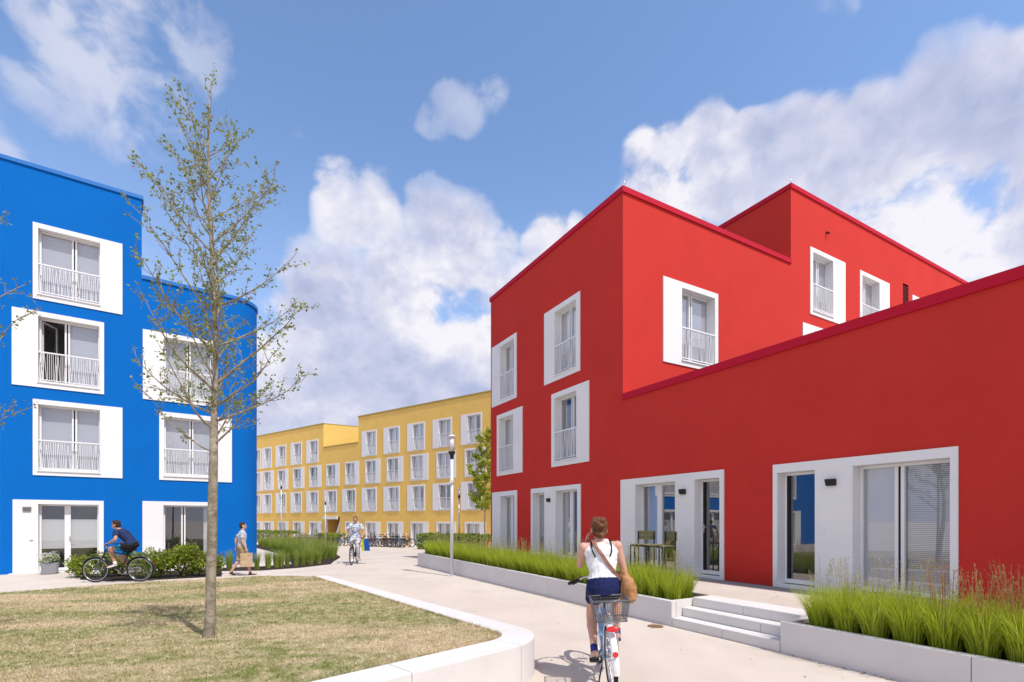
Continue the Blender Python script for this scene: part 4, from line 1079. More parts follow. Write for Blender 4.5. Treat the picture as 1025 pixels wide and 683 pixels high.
# ================================================================== LAMPS, FURNITURE
def lamp(px, py_base, py_top, label, dist=None):
    p = onground(px, py_base)
    if dist: p = V(((px - CX) / F * dist, dist, ground_z(dist)))
    h = H - (py_top - HY) * p.y / F - p.z
    r = empty('street_lamp', label, 'street lamp', T(p.x, p.y, p.z), 'slim lantern posts along the paths')
    rr = .048
    b = bmesh.new(); tube(b, [(0, 0, 0), (0, 0, h - .62)], rr, 16); tube(b, [(0, 0, 0), (0, 0, .02)], .11, 16); ob('pole', b, M_['postgrey'], r)
    b = bmesh.new(); tube(b, [(0, 0, h - .72), (0, 0, h - .60), (0, 0, h - .52), (0, 0, h - .50)], [.05, .06, .105, .11], 20); ob('lantern_cone', b, M_['dark'], r)
    b = bmesh.new(); tube(b, [(0, 0, h - .499), (0, 0, h - .06)], .105, 20)
    ob('lantern_glass', b, M_['lampglass'], r)
    b = bmesh.new(); tube(b, [(0, 0, h - .49), (0, 0, h - .10)], .075, 12); ob('lantern_tube', b, M_['glass_opal'], r)
    b = bmesh.new(); tube(b, [(0, 0, h - .059), (0, 0, h - .03), (0, 0, h)], [.115, .11, .05], 20); ob('lantern_cap', b, M_['rail'], r)
    b = bmesh.new(); tube(b, [(0, 0, h - 1.45), (0, 0, h - 1.30)], .058, 16); box(b, -.04, .04, -.10, -.05, h - 1.43, h - 1.33); ob('collar', b, M_['postgrey'], r)
M_['lampglass'] = glass_mat('lantern_clear_glass', 1.25, (.97, .95, .95))
lamp(452.3, 577, 435.5, 'nearest pale lamp post standing at the long planter edge')
lamp(281.5, 546.5, 482, 'pale lamp post rising from the grass beds left of the square')
lamp(459.5, 546.5, 489, 'thin lamp post behind the long planter near the lime green tree', 34)
lamp(325.7, 546, 498, 'small lamp post before the stair passage of the yellow house')

# bar table with two high chairs on the terrace
def high_chair(s, y, rz, label):
    p = A.P(s, y, TZ); r = empty('bar_chair', label, 'bar chair', T(p.x, p.y, p.z + .001, rz), 'high chairs at the red wall')
    t = .011
    b = bmesh.new()
    for sx in (-.19, .19):
        for sy in (-.19, .19):
            top = .98 if sy > 0 else .68
            box(b, sx - t, sx + t, sy - t, sy + t, 0, top)
    for z_ in (.22, .67):
        for sy in (-.19, .19): box(b, -.179, .179, sy - t, sy + t, z_ - t, z_ + t)
        for sx in (-.19, .19): box(b, sx - t, sx + t, -.179, .179, z_ - t, z_ + t)
    ob('frame', b, M_['dark'], r)
    b = bmesh.new()
    for i in range(5): box(b, -.19, .19, -.19 + i * .077, -.12 + i * .077, .682, .70)
    ob('seat', b, M_['olive'], r)
    b = bmesh.new()
    for i in range(2): box(b, -.21, .21, .205, .222, .80 + i * .10, .895 + i * .10)
    ob('backrest', b, M_['olive'], r)
M_['olive'] = rough_mat('olive_wood_slats', (0.16, 0.15, 0.07), (0.23, 0.21, 0.11), 14, .7)
rzA = math.atan2(A.d[1], A.d[0])
AF = Fac(A.P(0, -1.0).x, A.P(0, -1.0).y, *A.d); AG = Fac(A.P(0, -1.25).x, A.P(0, -1.25).y, *A.d)
high_chair(AF.S(643), -1.0, rzA + math.radians(20), 'dark framed high chair with olive backrest, farther left at the red wall')
high_chair(AF.S(663), -1.0, rzA + math.radians(-15), 'dark framed high chair with olive backrest nearer the glazed terrace door')
p = A.P(AG.S(649), -1.25, TZ); r = empty('bar_table', 'small square dark bar table between the two high chairs', 'bar table', T(p.x, p.y, p.z + .001, rzA))
b = bmesh.new(); t = .014
for sx in (-.20, .20):
    for sy in (-.20, .20): box(b, sx - t, sx + t, sy - t, sy + t, 0, .70)
for z_ in (.12, .69):
    for q_ in (-.20, .20): box(b, -.186, .186, q_ - t, q_ + t, z_ - t, z_ + t); box(b, q_ - t, q_ + t, -.186, .186, z_ - t, z_ + t)
ob('frame', b, M_['dark'], r)
b = bmesh.new()
for i in range(6): box(b, -.22, .22, -.22 + i * .074, -.155 + i * .074, .706, .722)
ob('table_top', b, M_['olive'], r)
# small round clipped plant near the right terrace door (green tuft)
cst = clump_set('terr', 160, .34, .25, M_['grass_dark'], 1, lean=.5)
put_clump(cst[0], A.P(2.2, -1.9, TZ), 'small green tuft at the terrace edge below the wall lamp', None, 0, .9)

# flower pot at the blue door
def pot():
    p = L.P(.92, -.55, 0); r = empty('flower_pot', 'grey square pot of white flowers beside the blue house door', 'flower pot', T(p.x, p.y, p.z, math.atan2(L.d[1], L.d[0])))
    b = bmesh.new(); vs = box(b, -.2, .2, -.2, .2, 0, .36)
    for v in vs:
        if v.co.z < .1: v.co.x *= .82; v.co.y *= .82
    bmesh.ops.bevel(b, geom=list(b.edges), offset=.02, segments=2, affect='EDGES'); ob('pot', b, mat('grey_pot_clay', (0.27, 0.27, 0.29), .7), r)
    b = bmesh.new(); leaf_bush(b, .28, .26, .2, 700, .06, 41, cz=.46); ob('foliage', b, M_['leaf_hedge'], r)
    b = bmesh.new(); leaf_bush(b, .31, .29, .22, 650, .035, 42, cz=.52, shell=.85); ob('flowers', b, M_['flower'], r)
pot()
# dry leaves and crumbs of soil blown against the planter foot and over the terrace
b = bmesh.new(); q = random.Random(55)
for i_ in range(420):
    k_ = q.random()
    if k_ < .6: pp = A.P(q.uniform(-7.4, 4.3) if q.random() < .6 else q.uniform(6.2, 11), PW - abs(q.gauss(0, .05)) - .01, .004)
    elif k_ < .8: pp = A.P(q.uniform(4.6, 8), -abs(q.gauss(0, .9)) - .3, TZ + .006)
    else: pp = A.P(q.uniform(-7, 11), PW - abs(q.gauss(0, 1.4)), .004)
    if k_ >= .6 and k_ < .8 and (A.M.inverted() @ pp).y < -2.05: continue
    s_ = q.uniform(.006, .022); a_ = q.uniform(0, 6.28); d_ = V((math.cos(a_), math.sin(a_), q.uniform(-.1, .3))) * s_; e_ = V((-math.sin(a_), math.cos(a_), q.uniform(-.1, .3))) * s_ * .5
    quad(b, pp - d_, pp - e_ + V((0, 0, .003)), pp + d_, pp + e_ + V((0, 0, .003)))
lt = ob('leaf_litter', b, leaf_mat('dry_litter', (.06, .045, .03), (.26, .19, .10), .1)); tag(lt, 'specks of dry leaves and soil on the paving', None, None, 'stuff')
# a drain cover by the steps
p = at(656, 627.0, 0.004); 
b = bmesh.new(); tube(b, [(0, 0, 0), (0, 0, .008)], .12, 20); o = ob('drain_cover', b, mat('rusty_iron', (0.20, 0.11, 0.05), .8), None, T(p.x, p.y, .001)); tag(o, 'small rusty drain cover in the paving beside the planter corner', 'drain cover')
# ================================================================== BICYCLES  (x forward, y left, z up; origin on the ground under the bottom bracket)
M_['tyre'] = mat('black_tyre', (0.02, 0.02, 0.02), .8); M_['basketwire'] = mat('grey_coated_wire', (.14, .145, .16), .4, metal=.2); M_['chrome'] = mat('chromed_steel', (0.65, 0.65, 0.66), .25, metal=1)
M_['f_blue'] = mat('pale_blue_frame_paint', (0.18, 0.36, 0.62), .3, spec=.6); M_['f_black'] = mat('black_frame_paint', (0.02, 0.02, 0.025), .35, spec=.6)
M_['f_silver'] = mat('silver_frame_paint', (0.5, 0.5, 0.52), .35, metal=.6); M_['f_red'] = mat('red_frame_paint', (0.42, 0.03, 0.02), .35, spec=.6); M_['f_white'] = mat('white_frame_paint', (0.75, 0.76, 0.78), .3, spec=.6)
M_['reflector'] = mat('red_reflector', (0.65, 0.01, 0.015), .25, spec=.8); M_['amber'] = mat('amber_reflector', (0.8, 0.2, 0.02), .25); M_['saddle'] = mat('black_saddle_vinyl', (0.02, 0.018, 0.017), .6)
def bike(label, M, fm='f_blue', detail=True, step=True, basket=None, steer=0.0, crank=0.0, name='bicycle', group=None, handheld=False):
    r = empty(name, label, 'bicycle', M, group); W = WM[r]; R_ = .335
    rear, front, bb = V((-.47, 0, R_)), V((.60, 0, R_)), V((0, 0, .29))
    hd_t, hd_b = V((.36, 0, .88)), V((.42, 0, .70)); st_ = V((-.19, 0, .78)); nseg = 44 if detail else 22
    S4 = Matrix.Translation(hd_b) @ Matrix.Rotation(steer, 4, V((-.32, 0, .95)).normalized()) @ Matrix.Translation(-hd_b)
    for c, S_ in ((rear, Matrix.Identity(4)), (front, S4)):
        b = bmesh.new(); ring(b, c, R_ - .02, .021 if detail else .026, n=nseg, m=8 if detail else 5)
        for v in b.verts: v.co = S_ @ v.co
        w = ob('wheel', b, M_['tyre'], r, W)
        b = bmesh.new(); ring(b, c, R_ - .047, .011, n=nseg, m=6 if detail else 4); tube(b, [c + V((0, -.045, 0)), c + V((0, .045, 0))], .022, 10)
        for i in range(28 if detail else 14):
            a = 2 * math.pi * i / (28 if detail else 14); tube(b, [c + V((0, .03 * (-1) ** i, 0)), c + V(((R_ - .05) * math.cos(a), 0, (R_ - .05) * math.sin(a)))], .0016 if detail else .004, 3, cap=False)
        for v in b.verts: v.co = S_ @ v.co
        ob('spoked_rim', b, M_['chrome'], w, W)
    b = bmesh.new()
    tube(b, [bb, st_], .017, 10); tube(b, [hd_b + (hd_t - hd_b) * -.15, hd_t + (hd_t - hd_b) * .1], .02, 10)
    if step: tube(b, [hd_b, V((.25, 0, .50)), V((.08, 0, .33)), bb], .021, 10); tube(b, [hd_t - V((0, 0, .05)), V((.24, 0, .64)), V((.06, 0, .47)), V((-.06, 0, .46))], .014, 8)
    else: tube(b, [hd_b, bb], .019, 10); tube(b, [hd_t - V((0, 0, .04)), st_ - V((-.01, 0, .06))], .016, 10)
    for sy in (-1, 1):
        tube(b, [bb + V((0, .03 * sy, 0)), rear + V((.2, .055 * sy, 0)), rear + V((0, .065 * sy, 0))], .010, 8)
        tube(b, [st_ + V((0, .02 * sy, -.06)), rear + V((0, .065 * sy, 0))], .009, 8)
    tube(b, [bb - V((0, .045, 0)), bb + V((0, .045, 0))], .026, 12)
    ob('frame', b, M_[fm], r, W)
    b = bmesh.new()
    for sy in (-1, 1): tube(b, [hd_b + V((0, .02 * sy, -.02)), hd_b + V((.03, .06 * sy, -.10)), front + V((0, .06 * sy, 0))], .012, 8)
    for v in b.verts: v.co = S4 @ v.co
    ob('fork', b, M_[fm], r, W)
    b = bmesh.new(); tube(b, [st_, st_ + V((-.03, 0, .10))], .012, 8)
    sad = [((-.35, 0, .895), .075, .035), ((-.30, 0, .90), .10, .04), ((-.24, 0, .898), .085, .036), ((-.15, 0, .897), .035, .028), ((-.07, 0, .893), .016, .018)]
    loft(b, [(V(c) + V((0, 0, -.02)), V((0, w_, 0)), V((0, 0, h_))) for c, w_, h_ in sad], 12); ob('saddle', b, M_['saddle'], r, W)
    b = bmesh.new(); tube(b, [hd_t, V((.33, 0, 1.0))], .013, 8)
    pl = [V((.14, .33, 1.00)), V((.21, .22, 1.02)), V((.29, .13, 1.04)), V((.34, .05, 1.02)), V((.34, 0, 1.0)), V((.34, -.05, 1.02)), V((.29, -.13, 1.04)), V((.21, -.22, 1.02)), V((.14, -.33, 1.00))]
    tube(b, pl, .011, 8)
    for v in b.verts: v.co = S4 @ v.co
    hb = ob('handlebar', b, M_['chrome'], r, W)
    for sy in (1, -1):
        b = bmesh.new(); tube(b, [V((.212, .217 * sy, 1.02)), V((.135, .338 * sy, .999))], .018, 10)
        if detail: tube(b, [V((.27, .15 * sy, 1.02)), V((.25, .22 * sy, .995)), V((.20, .29 * sy, .975))], .006, 6)
        for v in b.verts: v.co = S4 @ v.co
        ob('grip', b, M_['saddle'], hb, W)
    for c, S_, a0_, a1_ in ((rear, Matrix.Identity(4), 0.35, 3.3), (front, S4, .5, 2.9)):
        b = bmesh.new(); n = 16; prev = None
        for i in range(n + 1):
            a = a0_ + (a1_ - a0_) * i / n; q_ = []
            for y_, rr in ((-.033, R_ + .005), (-.02, R_ + .02), (0, R_ + .025), (.02, R_ + .02), (.033, R_ + .005)):
                q_.append(b.verts.new(S_ @ (c + V((rr * math.cos(a), y_, rr * math.sin(a))))))
            if prev:
                for k_ in range(4): b.faces.new((prev[k_], prev[k_ + 1], q_[k_ + 1], q_[k_]))
            prev = q_
        ob('mudguard', b, M_['f_white' if basket else 'f_black'], r, W)
    b = bmesh.new()
    for sy in (-1, 1): tube(b, [V((-.22, .06 * sy, .72)), V((-.70, .06 * sy, .71))], .007, 6); tube(b, [V((-.62, .06 * sy, .71)), rear + V((0, .075 * sy, 0))], .006, 6)
    for x_ in (-.30, -.42, -.54, -.69): tube(b, [V((x_, -.06, .715)), V((x_, .06, .715))], .006, 6)
    ob('rack', b, M_['f_black' if not basket else 'chrome'], r, W)
    ca, sa = math.cos(crank), math.sin(crank)
    b = bmesh.new(); ring(b, (0, -.05, .29), .085, .006, n=24, m=5)
    pr = []
    for sy, sg in ((1, 1), (-1, -1)):
        e = bb + V((.165 * ca * sg, .07 * sy, .165 * sa * sg)); tube(b, [bb + V((0, .055 * sy, 0)), e], .010, 8); pr.append(e + V((0, .055 * sy, 0)))
        tube(b, [(0, -.05, .29), (.08 * math.cos(sy), -.05, .29 + .08 * math.sin(sy))], .006, 5)
    if detail: tube(b, [V((0, -.05, .375)), V((-.47, -.05, .375 + .0))], .005, 5); tube(b, [V((0, -.05, .205)), V((-.47, -.05, .30))], .005, 5)
    ob('crank', b, M_['steel'], r, W)
    for e in pr:
        b = bmesh.new(); box(b, e.x - .045, e.x + .045, e.y - .045, e.y + .045, e.z - .012, e.z + .012); ob('pedal', b, M_['f_black'], r, W)
    b = bmesh.new(); ball(b, V((-.47 - R_ * math.cos(.5) - .045, 0, .5)), .008, .026, .026); 
    if basket:
        b.free(); b = bmesh.new(); loft(b, [((-.70, 0, .675), (0, .045, 0), (0, 0, .02)), ((-.735, 0, .672), (0, .062, 0), (0, 0, .026)), ((-.75, 0, .672), (0, .05, 0), (0, 0, .02))], 18)
    ob('tail_light', b, M_['reflector'], r, W)
    if detail:
        b = bmesh.new(); loft(b, [((.44, 0, .80), (0, .02, 0), (0, 0, .02)), ((.47, 0, .80), (0, .035, 0), (0, 0, .035)), ((.50, 0, .80), (0, .035, 0), (0, 0, .035))], 14)
        for v in b.verts: v.co = S4 @ v.co
        ob('headlight', b, M_['f_silver'], r, W)
        b = bmesh.new(); tube(b, [V((-.40, .06, .33)), V((-.44, .13, .06))], .008, 6); ob('kickstand', b, M_['f_black'], r, W)
    if basket:
        b = bmesh.new(); z0, z1 = .735, .925; X0, X1, Y0 = -.74, -.37, .165
        def loop(z, k_): return [V((X0 + k_ * .03, -Y0 + k_ * .03, z)), V((X1 - k_ * .03, -Y0 + k_ * .03, z)), V((X1 - k_ * .03, Y0 - k_ * .03, z)), V((X0 + k_ * .03, Y0 - k_ * .03, z))]
        tp_ = loop(z1, 0); bt = loop(z0, 1)
        for i in range(4): tube(b, [tp_[i], tp_[(i + 1) % 4]], .0085, 6); tube(b, [bt[i], bt[(i + 1) % 4]], .005, 5)
        for i in range(4):
            n = 15
            for j in range(n + 1): tube(b, [tp_[i].lerp(tp_[(i + 1) % 4], j / n), bt[i].lerp(bt[(i + 1) % 4], j / n)], .0017, 3, cap=False)
            for j in range(1, 8):
                t = j / 8; tube(b, [tp_[i].lerp(bt[i], t), tp_[(i + 1) % 4].lerp(bt[(i + 1) % 4], t)], .0017, 3, cap=False)
        for j in range(1, 12): tube(b, [bt[0].lerp(bt[1], j / 12), bt[3].lerp(bt[2], j / 12)], .002, 3, cap=False)
        ob('basket', b, M_['basketwire'], r, W)
        b = bmesh.new(); loft(b, [((-.825, 0, .47), (0, .026, 0), (0, 0, .026)), ((-.835, 0, .47), (0, .024, 0), (0, 0, .024))], 16); ob('reflector', b, M_['reflector'], r, W)
    return r

# ================================================================== PEOPLE
def solid(build, voxel, smooth=3):
    """grow closed pieces into one continuous surface"""
    b = bmesh.new(); build(b); bmesh.ops.recalc_face_normals(b, faces=b.faces)
    me = bpy.data.meshes.new('tmp'); b.to_mesh(me); b.free()
    o = bpy.data.objects.new('tmp', me); COL.objects.link(o)
    m = o.modifiers.new('r', 'REMESH'); m.mode = 'VOXEL'; m.voxel_size = voxel
    if smooth: s_ = o.modifiers.new('s', 'SMOOTH'); s_.factor = .5; s_.iterations = smooth
    dg = bpy.context.evaluated_depsgraph_get(); dg.update()
    ev = o.evaluated_get(dg); res = bpy.data.meshes.new_from_object(ev)
    bpy.data.objects.remove(o); bpy.data.meshes.remove(me)
    for p in res.polygons: p.use_smooth = True
    return res
def capsule(b, p0, p1, r0, r1, n=14):
    p0, p1 = V(p0), V(p1); pm = p0.lerp(p1, .35); rm = r0 * .6 + r1 * .4 + abs(r0 - r1) * .12
    tube(b, [p0, pm, p1], [r0, rm, r1], n); ball(b, p0, r0 * .999, seg=14); ball(b, p1, r1 * .999, seg=14)
def ik(a, c, l1, l2, hint):
    a, c = V(a), V(c); d = c - a; L_ = min(d.length, (l1 + l2) * .999); u = d.normalized()
    x = (l1 * l1 - l2 * l2 + L_ * L_) / (2 * L_); h = math.sqrt(max(0, l1 * l1 - x * x)); hv = V(hint) - u * V(hint).dot(u)
    return a + u * x + hv.normalized() * h
def skin(name, c): return rough_mat(name, c, sc(c, 1.08), 9, .55, spec=.4)
M_['skin'] = skin('fair_skin', (0.56, 0.32, 0.235)); M_['skin2'] = skin('tanned_skin', (0.46, 0.25, 0.165))
def cloth(name, c, c2=None, s=20, lo=.45, hi=.55): return rough_mat(name, c, c2 or sc(c, .88), s, .9, bump=.3, bscale=26, dist=.02, lo=lo, hi=hi)
M_['tank'] = cloth('white_jersey', (.78, .78, .80)); M_['navy'] = cloth('navy_cotton', (.012, .018, .085)); M_['navytee'] = cloth('dark_navy_tee', (.02, .035, .11))
M_['cyan'] = cloth('cyan_black_shorts', (.0, .22, .48)); M_['blackc'] = cloth('black_cotton', (.015, .015, .017)); M_['paleblue'] = cloth('pale_blue_tee', (.50, .56, .66))
M_['khaki'] = cloth('khaki_cotton', (.42, .33, .19)); M_['denim'] = cloth('bleached_trousers', (.55, .56, .60), (.42, .44, .5), 8); M_['print'] = cloth('white_tee_with_blue_print', (.72, .74, .78), (.10, .24, .42), 14, .5, .56)
M_['hair_auburn'] = rough_mat('auburn_hair', (.045, .014, .007), (.24, .10, .04), 34, .5, bump=.8, bscale=90, dist=.01); M_['hair_dark'] = rough_mat('dark_brown_hair', (.025, .014, .009), (.06, .035, .02), 60, .6, bump=.8, bscale=90, dist=.01)
M_['hair_brown'] = rough_mat('brown_hair', (.09, .045, .02), (.16, .08, .04), 60, .6, bump=.8, bscale=90, dist=.01)
M_['leather'] = rough_mat('tan_leather', (.34, .16, .06), (.50, .27, .13), 12, .6, bump=.4, bscale=30, dist=.02); M_['strap'] = rough_mat('brown_leather_strap', (.20, .09, .06), (.30, .15, .11), 20, .6)
M_['shoe_blue'] = mat('blue_shoe_fabric', (.03, .035, .22), .8); M_['shoe_grey'] = mat('pale_shoe_fabric', (.5, .5, .42), .8); M_['sole'] = mat('dark_shoe_sole', (.04, .04, .035), .8)
M_['shoe_white'] = mat('white_shoe_fabric', (.7, .7, .72), .8); M_['eyes'] = mat('dark_eyes', (.02, .015, .01), .3); M_['lips'] = mat('lips', (.42, .14, .11), .5)
M_['paper'] = rough_mat('brown_paper', (.44, .31, .19), (.52, .38, .25), 6, .85, bump=.5, bscale=10, dist=.03)

def fit_rx(dirv, side):   # build orthonormal frame
    return dirv.normalized(), side.normalized()
def hand(b, w, d, palm_n, thumb, s=1.0, curl=.5):
    """wrist w, pointing d, palm normal, thumb side; five separate bent fingers"""
    w, d, pn, th = V(w), V(d).normalized(), V(palm_n).normalized(), V(thumb).normalized()
    c = w + d * .045 * s
    loft(b, [(w - d * .01, th * .024 * s, pn * .018 * s), (w + d * .03 * s, th * .036 * s, pn * .017 * s), (w + d * .075 * s, th * .040 * s, pn * .015 * s), (w + d * .09 * s, th * .036 * s, pn * .010 * s)], 12)
    for i, (o, L_) in enumerate(((.030, .066), (.010, .076), (-.011, .070), (-.031, .055))):
        p = w + d * .078 * s + th * o * s; dd = d; pts_ = [p]
        for j, f in enumerate((.42, .32, .26)):
            dd = (dd + pn * curl * (1.0 if j else .6)).normalized(); pts_.append(pts_[-1] + dd * L_ * f * s)
        tube(b, pts_, [.0092 * s, .0088 * s, .008 * s, .0068 * s], 8); ball(b, pts_[-1], .0066 * s, seg=8)
    p = w + d * .02 * s + th * .028 * s; dd = (d * .6 + th * .8).normalized(); pts_ = [p, p + dd * .035 * s, p + dd * .035 * s + (d + pn * .4).normalized() * .032 * s, p + dd * .035 * s + (d + pn * .8).normalized() * .055 * s]
    tube(b, pts_, [.013 * s, .0115 * s, .010 * s, .008 * s], 8); ball(b, pts_[-1], .0078 * s, seg=8)

def person(label, M, J, P, name='person', group=None):
    """J joints (local; x forward, y left). P: sizes and clothing"""
    g = P.get('k', 1.0); sk = M_[P.get('skin', 'skin')]; fem = P.get('fem', False)
    pel, wst, chs, nck, hd = [V(J[k_]) for k_ in ('pelvis', 'waist', 'chest', 'neck', 'head')]
    fwd = V(J.get('face', (1, 0, 0))).normalized(); left = V((0, 1, 0)) if 'left' not in J else V(J['left']).normalized()
    hw, ww, cw, sw = P.get('w', (.165, .125, .15, .17)); dpt = P.get('d', (.12, .095, .115, .075))
    up_ = (nck - pel).normalized()
    def spine_rings(e=0.0, z0=0, z1=9):
        f_ = left.cross(up_).normalized()
        rr = [(pel - up_ * .10, hw * .80, dpt[0] * .85), (pel - up_ * .03, hw, dpt[0]), (pel + up_ * .05, hw * .97, dpt[0] * .97), (wst, ww, dpt[1]), (chs - up_ * .06, cw * .97, dpt[2] * .97), (chs + up_ * .05, cw, dpt[2]), (chs.lerp(nck, .62), sw * .86, dpt[3] * 1.15), (chs.lerp(nck, .88), sw * .62, dpt[3] * .9)]
        return [(c, left * (a + e), f_ * (b_ + e)) for c, a, b_ in rr][z0:z1]
    knee, elbow = {}, {}
    for sd in 'lr':
        knee[sd] = V(J['knee_' + sd]) if 'knee_' + sd in J else ik(J['hip_' + sd], J['ankle_' + sd], .44 * g, .42 * g, J.get('kneehint', (1, 0, .3)))
        elbow[sd] = V(J['elbow_' + sd]) if 'elbow_' + sd in J else ik(J['sh_' + sd], J['wrist_' + sd], .285 * g, .25 * g, J.get('elbhint_' + sd, (-.3, .6 if sd == 'l' else -.6, -.6)))
    tk = P.get('limb', 1.0)
    hup = V(J.get('headup', (0, 0, 1))).normalized(); hl = hup.cross(fwd).normalized()
    HM = Matrix((( fwd.x, hl.x, hup.x), (fwd.y, hl.y, hup.y), (fwd.z, hl.z, hup.z))).to_4x4()
    def H_(x, y, z): return hd + fwd * x + hl * y + hup * z
    hs = P.get('hs', 1.0)
    def body(b):
        loft(b, spine_rings(), 20)
        tube(b, [nck - up_ * .05, nck + (hd - nck) * .25, hd - hup * .05], [.060 * tk, .052 * tk, .052 * tk], 14)
        # shoulders, trapezius
        for sd in 'lr': capsule(b, nck - up_ * .045, V(J['sh_' + sd]), .045, .052 * tk)
        # head: cranium, jaw, nose, ears
        ball(b, H_(-.012 * hs, 0, .025 * hs), .095 * hs, .076 * hs, .095 * hs, HM, 20); ball(b, H_(.018 * hs, 0, -.03 * hs), .068 * hs, .060 * hs, .082 * hs, HM, 18); ball(b, H_(.040 * hs, 0, -.088 * hs), .035 * hs, .034 * hs, .026 * hs, HM, 12)
        tube(b, [H_(.078 * hs, 0, .012 * hs), H_(.106 * hs, 0, -.026 * hs), H_(.082 * hs, 0, -.038 * hs)], [.009, .013, .010], 8)
        for sy in (-1, 1): ball(b, H_(-.008, .078 * sy * hs, -.012), .020, .009, .032, HM, 10)
        ball(b, H_(.078 * hs, 0, -.060 * hs), .012, .024, .011, HM, 10)
        for sy in (-1, 1): ball(b, H_(.070 * hs, .034 * sy * hs, -.020 * hs), .018, .02, .018, HM, 10)
        for sd in 'lr':
            sg = 1 if sd == 'l' else -1
            hp, kn, an = V(J['hip_' + sd]), knee[sd], V(J['ankle_' + sd])
            capsule(b, hp, kn, .088 * tk, .057 * tk, 16)
            t = kn.lerp(an, .28); back = (kn - hp).cross(left).normalized()
            tube(b, [kn, t, kn.lerp(an, .65), an], [.054 * tk, .060 * tk, .043 * tk, .034 * tk], 14); ball(b, kn, .056 * tk, seg=14); ball(b, an, .036 * tk, seg=12)
            ft = V(J.get('toe_' + sd, an + V((.17, 0, -.06)))) ; capsule(b, an + V((0, 0, -.04)) - (ft - an).normalized() * .03, ft, .034, .026)
            sh, el, wr = V(J['sh_' + sd]), elbow[sd], V(J['wrist_' + sd])
            ball(b, sh, .058 * tk, seg=14); tube(b, [sh, sh.lerp(el, .4), el], [.052 * tk, .048 * tk, .037 * tk], 14); ball(b, el, .037 * tk, seg=12)
            tube(b, [el, el.lerp(wr, .3), wr], [.037 * tk, .040 * tk, .025 * tk], 14); ball(b, wr, .025 * tk, seg=10)
            hd_ = J['hand_' + sd]; hand(b, wr, hd_[0], hd_[1], hd_[2], P.get('hands', .92), hd_[3] if len(hd_) > 3 else .5)
        if fem:
            for sy in (-1, 1): ball(b, chs + up_ * .0 + left.cross(up_).normalized() * -0 + V(J.get('bust', (.09, 0, .0))) + left * .065 * sy, .062, seg=12)
    me = solid(body, P.get('vox', .008), 3)
    me.materials.append(sk); me.materials.append(M_['eyes']); me.materials.append(M_['lips'])
    for p in me.polygons:
        l_ = p.center - hd; x, y, z = l_.dot(fwd), l_.dot(hl), l_.dot(hup)
        if x > .065 * hs and abs(z + .012 * hs) < .007 * hs and .020 * hs < abs(y) < .047 * hs: p.material_index = 1
        elif x > .065 * hs and abs(z - .010 * hs) < .004 * hs and .016 * hs < abs(y) < .052 * hs: p.material_index = 1
        elif x > .07 * hs and abs(z + .060 * hs) < .008 * hs and abs(y) < .024 * hs: p.material_index = 2
    root = bpy.data.objects.new(name, me); link(root, None, M); tag(root, label, 'person', group); W = M
    def piece(nm, build, m, vox=None, sm=3):
        me_ = solid(build, vox or P.get('vox', .008), sm); me_.materials.append(m)
        if nm in ('top', 'shorts', 'trousers'):
            nn_ = [v.normal.copy() for v in me_.vertices]
            for v, n0_ in zip(me_.vertices, nn_):
                c = v.co; v.co = c + n0_ * (.0055 * noise.noise(V((c.x * 7, c.y * 6, c.z * 24 + c.y * 9))) + .0035 * noise.noise(c * 26) + .002)
        elif nm == 'hair':
            nn_ = [v.normal.copy() for v in me_.vertices]
            for v, n0_ in zip(me_.vertices, nn_):
                c = v.co; v.co = c + n0_ * (.006 * noise.noise(V((c.x * 30, c.y * 60, c.z * 22))) + .005 * noise.noise(c * 24))
        o = bpy.data.objects.new(nm, me_); link(o, root, W); return o
    # ---- top
    top = P['top']; tm = M_[P['topm']]
    def topf(b):
        if top == 'tank':
            loft(b, spine_rings(.009, 2, 7), 20)
            f_ = left.cross(up_).normalized()
            n0 = chs.lerp(nck, .62)
            loft(b, [(n0 - up_ * .02, left * .10, f_ * (dpt[3] * 1.15 + .012)), (n0 + up_ * .03, left * .062, f_ * (dpt[3] + .008)), (nck - up_ * .045, left * .045, f_ * .050)], 16)
            for sy in (-1, 1): capsule(b, nck + left * .055 * sy - up_ * .02, chs + left * .10 * sy + up_ * .03, .040, .07)
            for sy in (-1, 1): ball(b, chs + V(J.get('bust', (.09, 0, 0))) + left * .065 * sy, .071, seg=12)
        else:
            R7 = spine_rings(.016, 1, 8); loft(b, R7, 20)
            capsule(b, nck - up_ * .05, nck - up_ * .03, .066, .062)
            for sd in 'lr':
                sh, el = V(J['sh_' + sd]), elbow[sd]; capsule(b, nck - up_ * .05, sh, .058, .066 * tk); ball(b, sh, .070 * tk, seg=14)
                tube(b, [sh, sh.lerp(el, P.get('sleeve', .62))], [.069 * tk, .066 * tk], 14)
    piece('top', topf, tm)
    # ---- shorts / trousers
    def legf(b):
        loft(b, [(pel - up_ * .11, left * (hw * .84 + .008), left.cross(up_).normalized() * (dpt[0] * .86 + .008)), (pel - up_ * .03, left * (hw + .012), left.cross(up_).normalized() * (dpt[0] + .012)), (pel + up_ * .07, left * (hw * .95 + .010), left.cross(up_).normalized() * (dpt[0] * .95 + .010))], 20)
        f = P.get('leglen', .45)
        for sd in 'lr':
            hp, kn, an = V(J['hip_' + sd]), knee[sd], V(J['ankle_' + sd]); ex = P.get('loose', .012)
            if f <= 1: tube(b, [hp, hp.lerp(kn, f)], [.093 * tk + ex, (.093 * (1 - f) + .062 * f) * tk + ex * 1.3], 16); ball(b, hp, .093 * tk + ex, seg=14)
            else: tube(b, [hp, kn, kn.lerp(an, f - 1)], [.093 * tk + ex, .064 * tk + ex, .05 * tk + ex], 16); ball(b, hp, .093 * tk + ex, seg=14); ball(b, kn, .064 * tk + ex, seg=12)
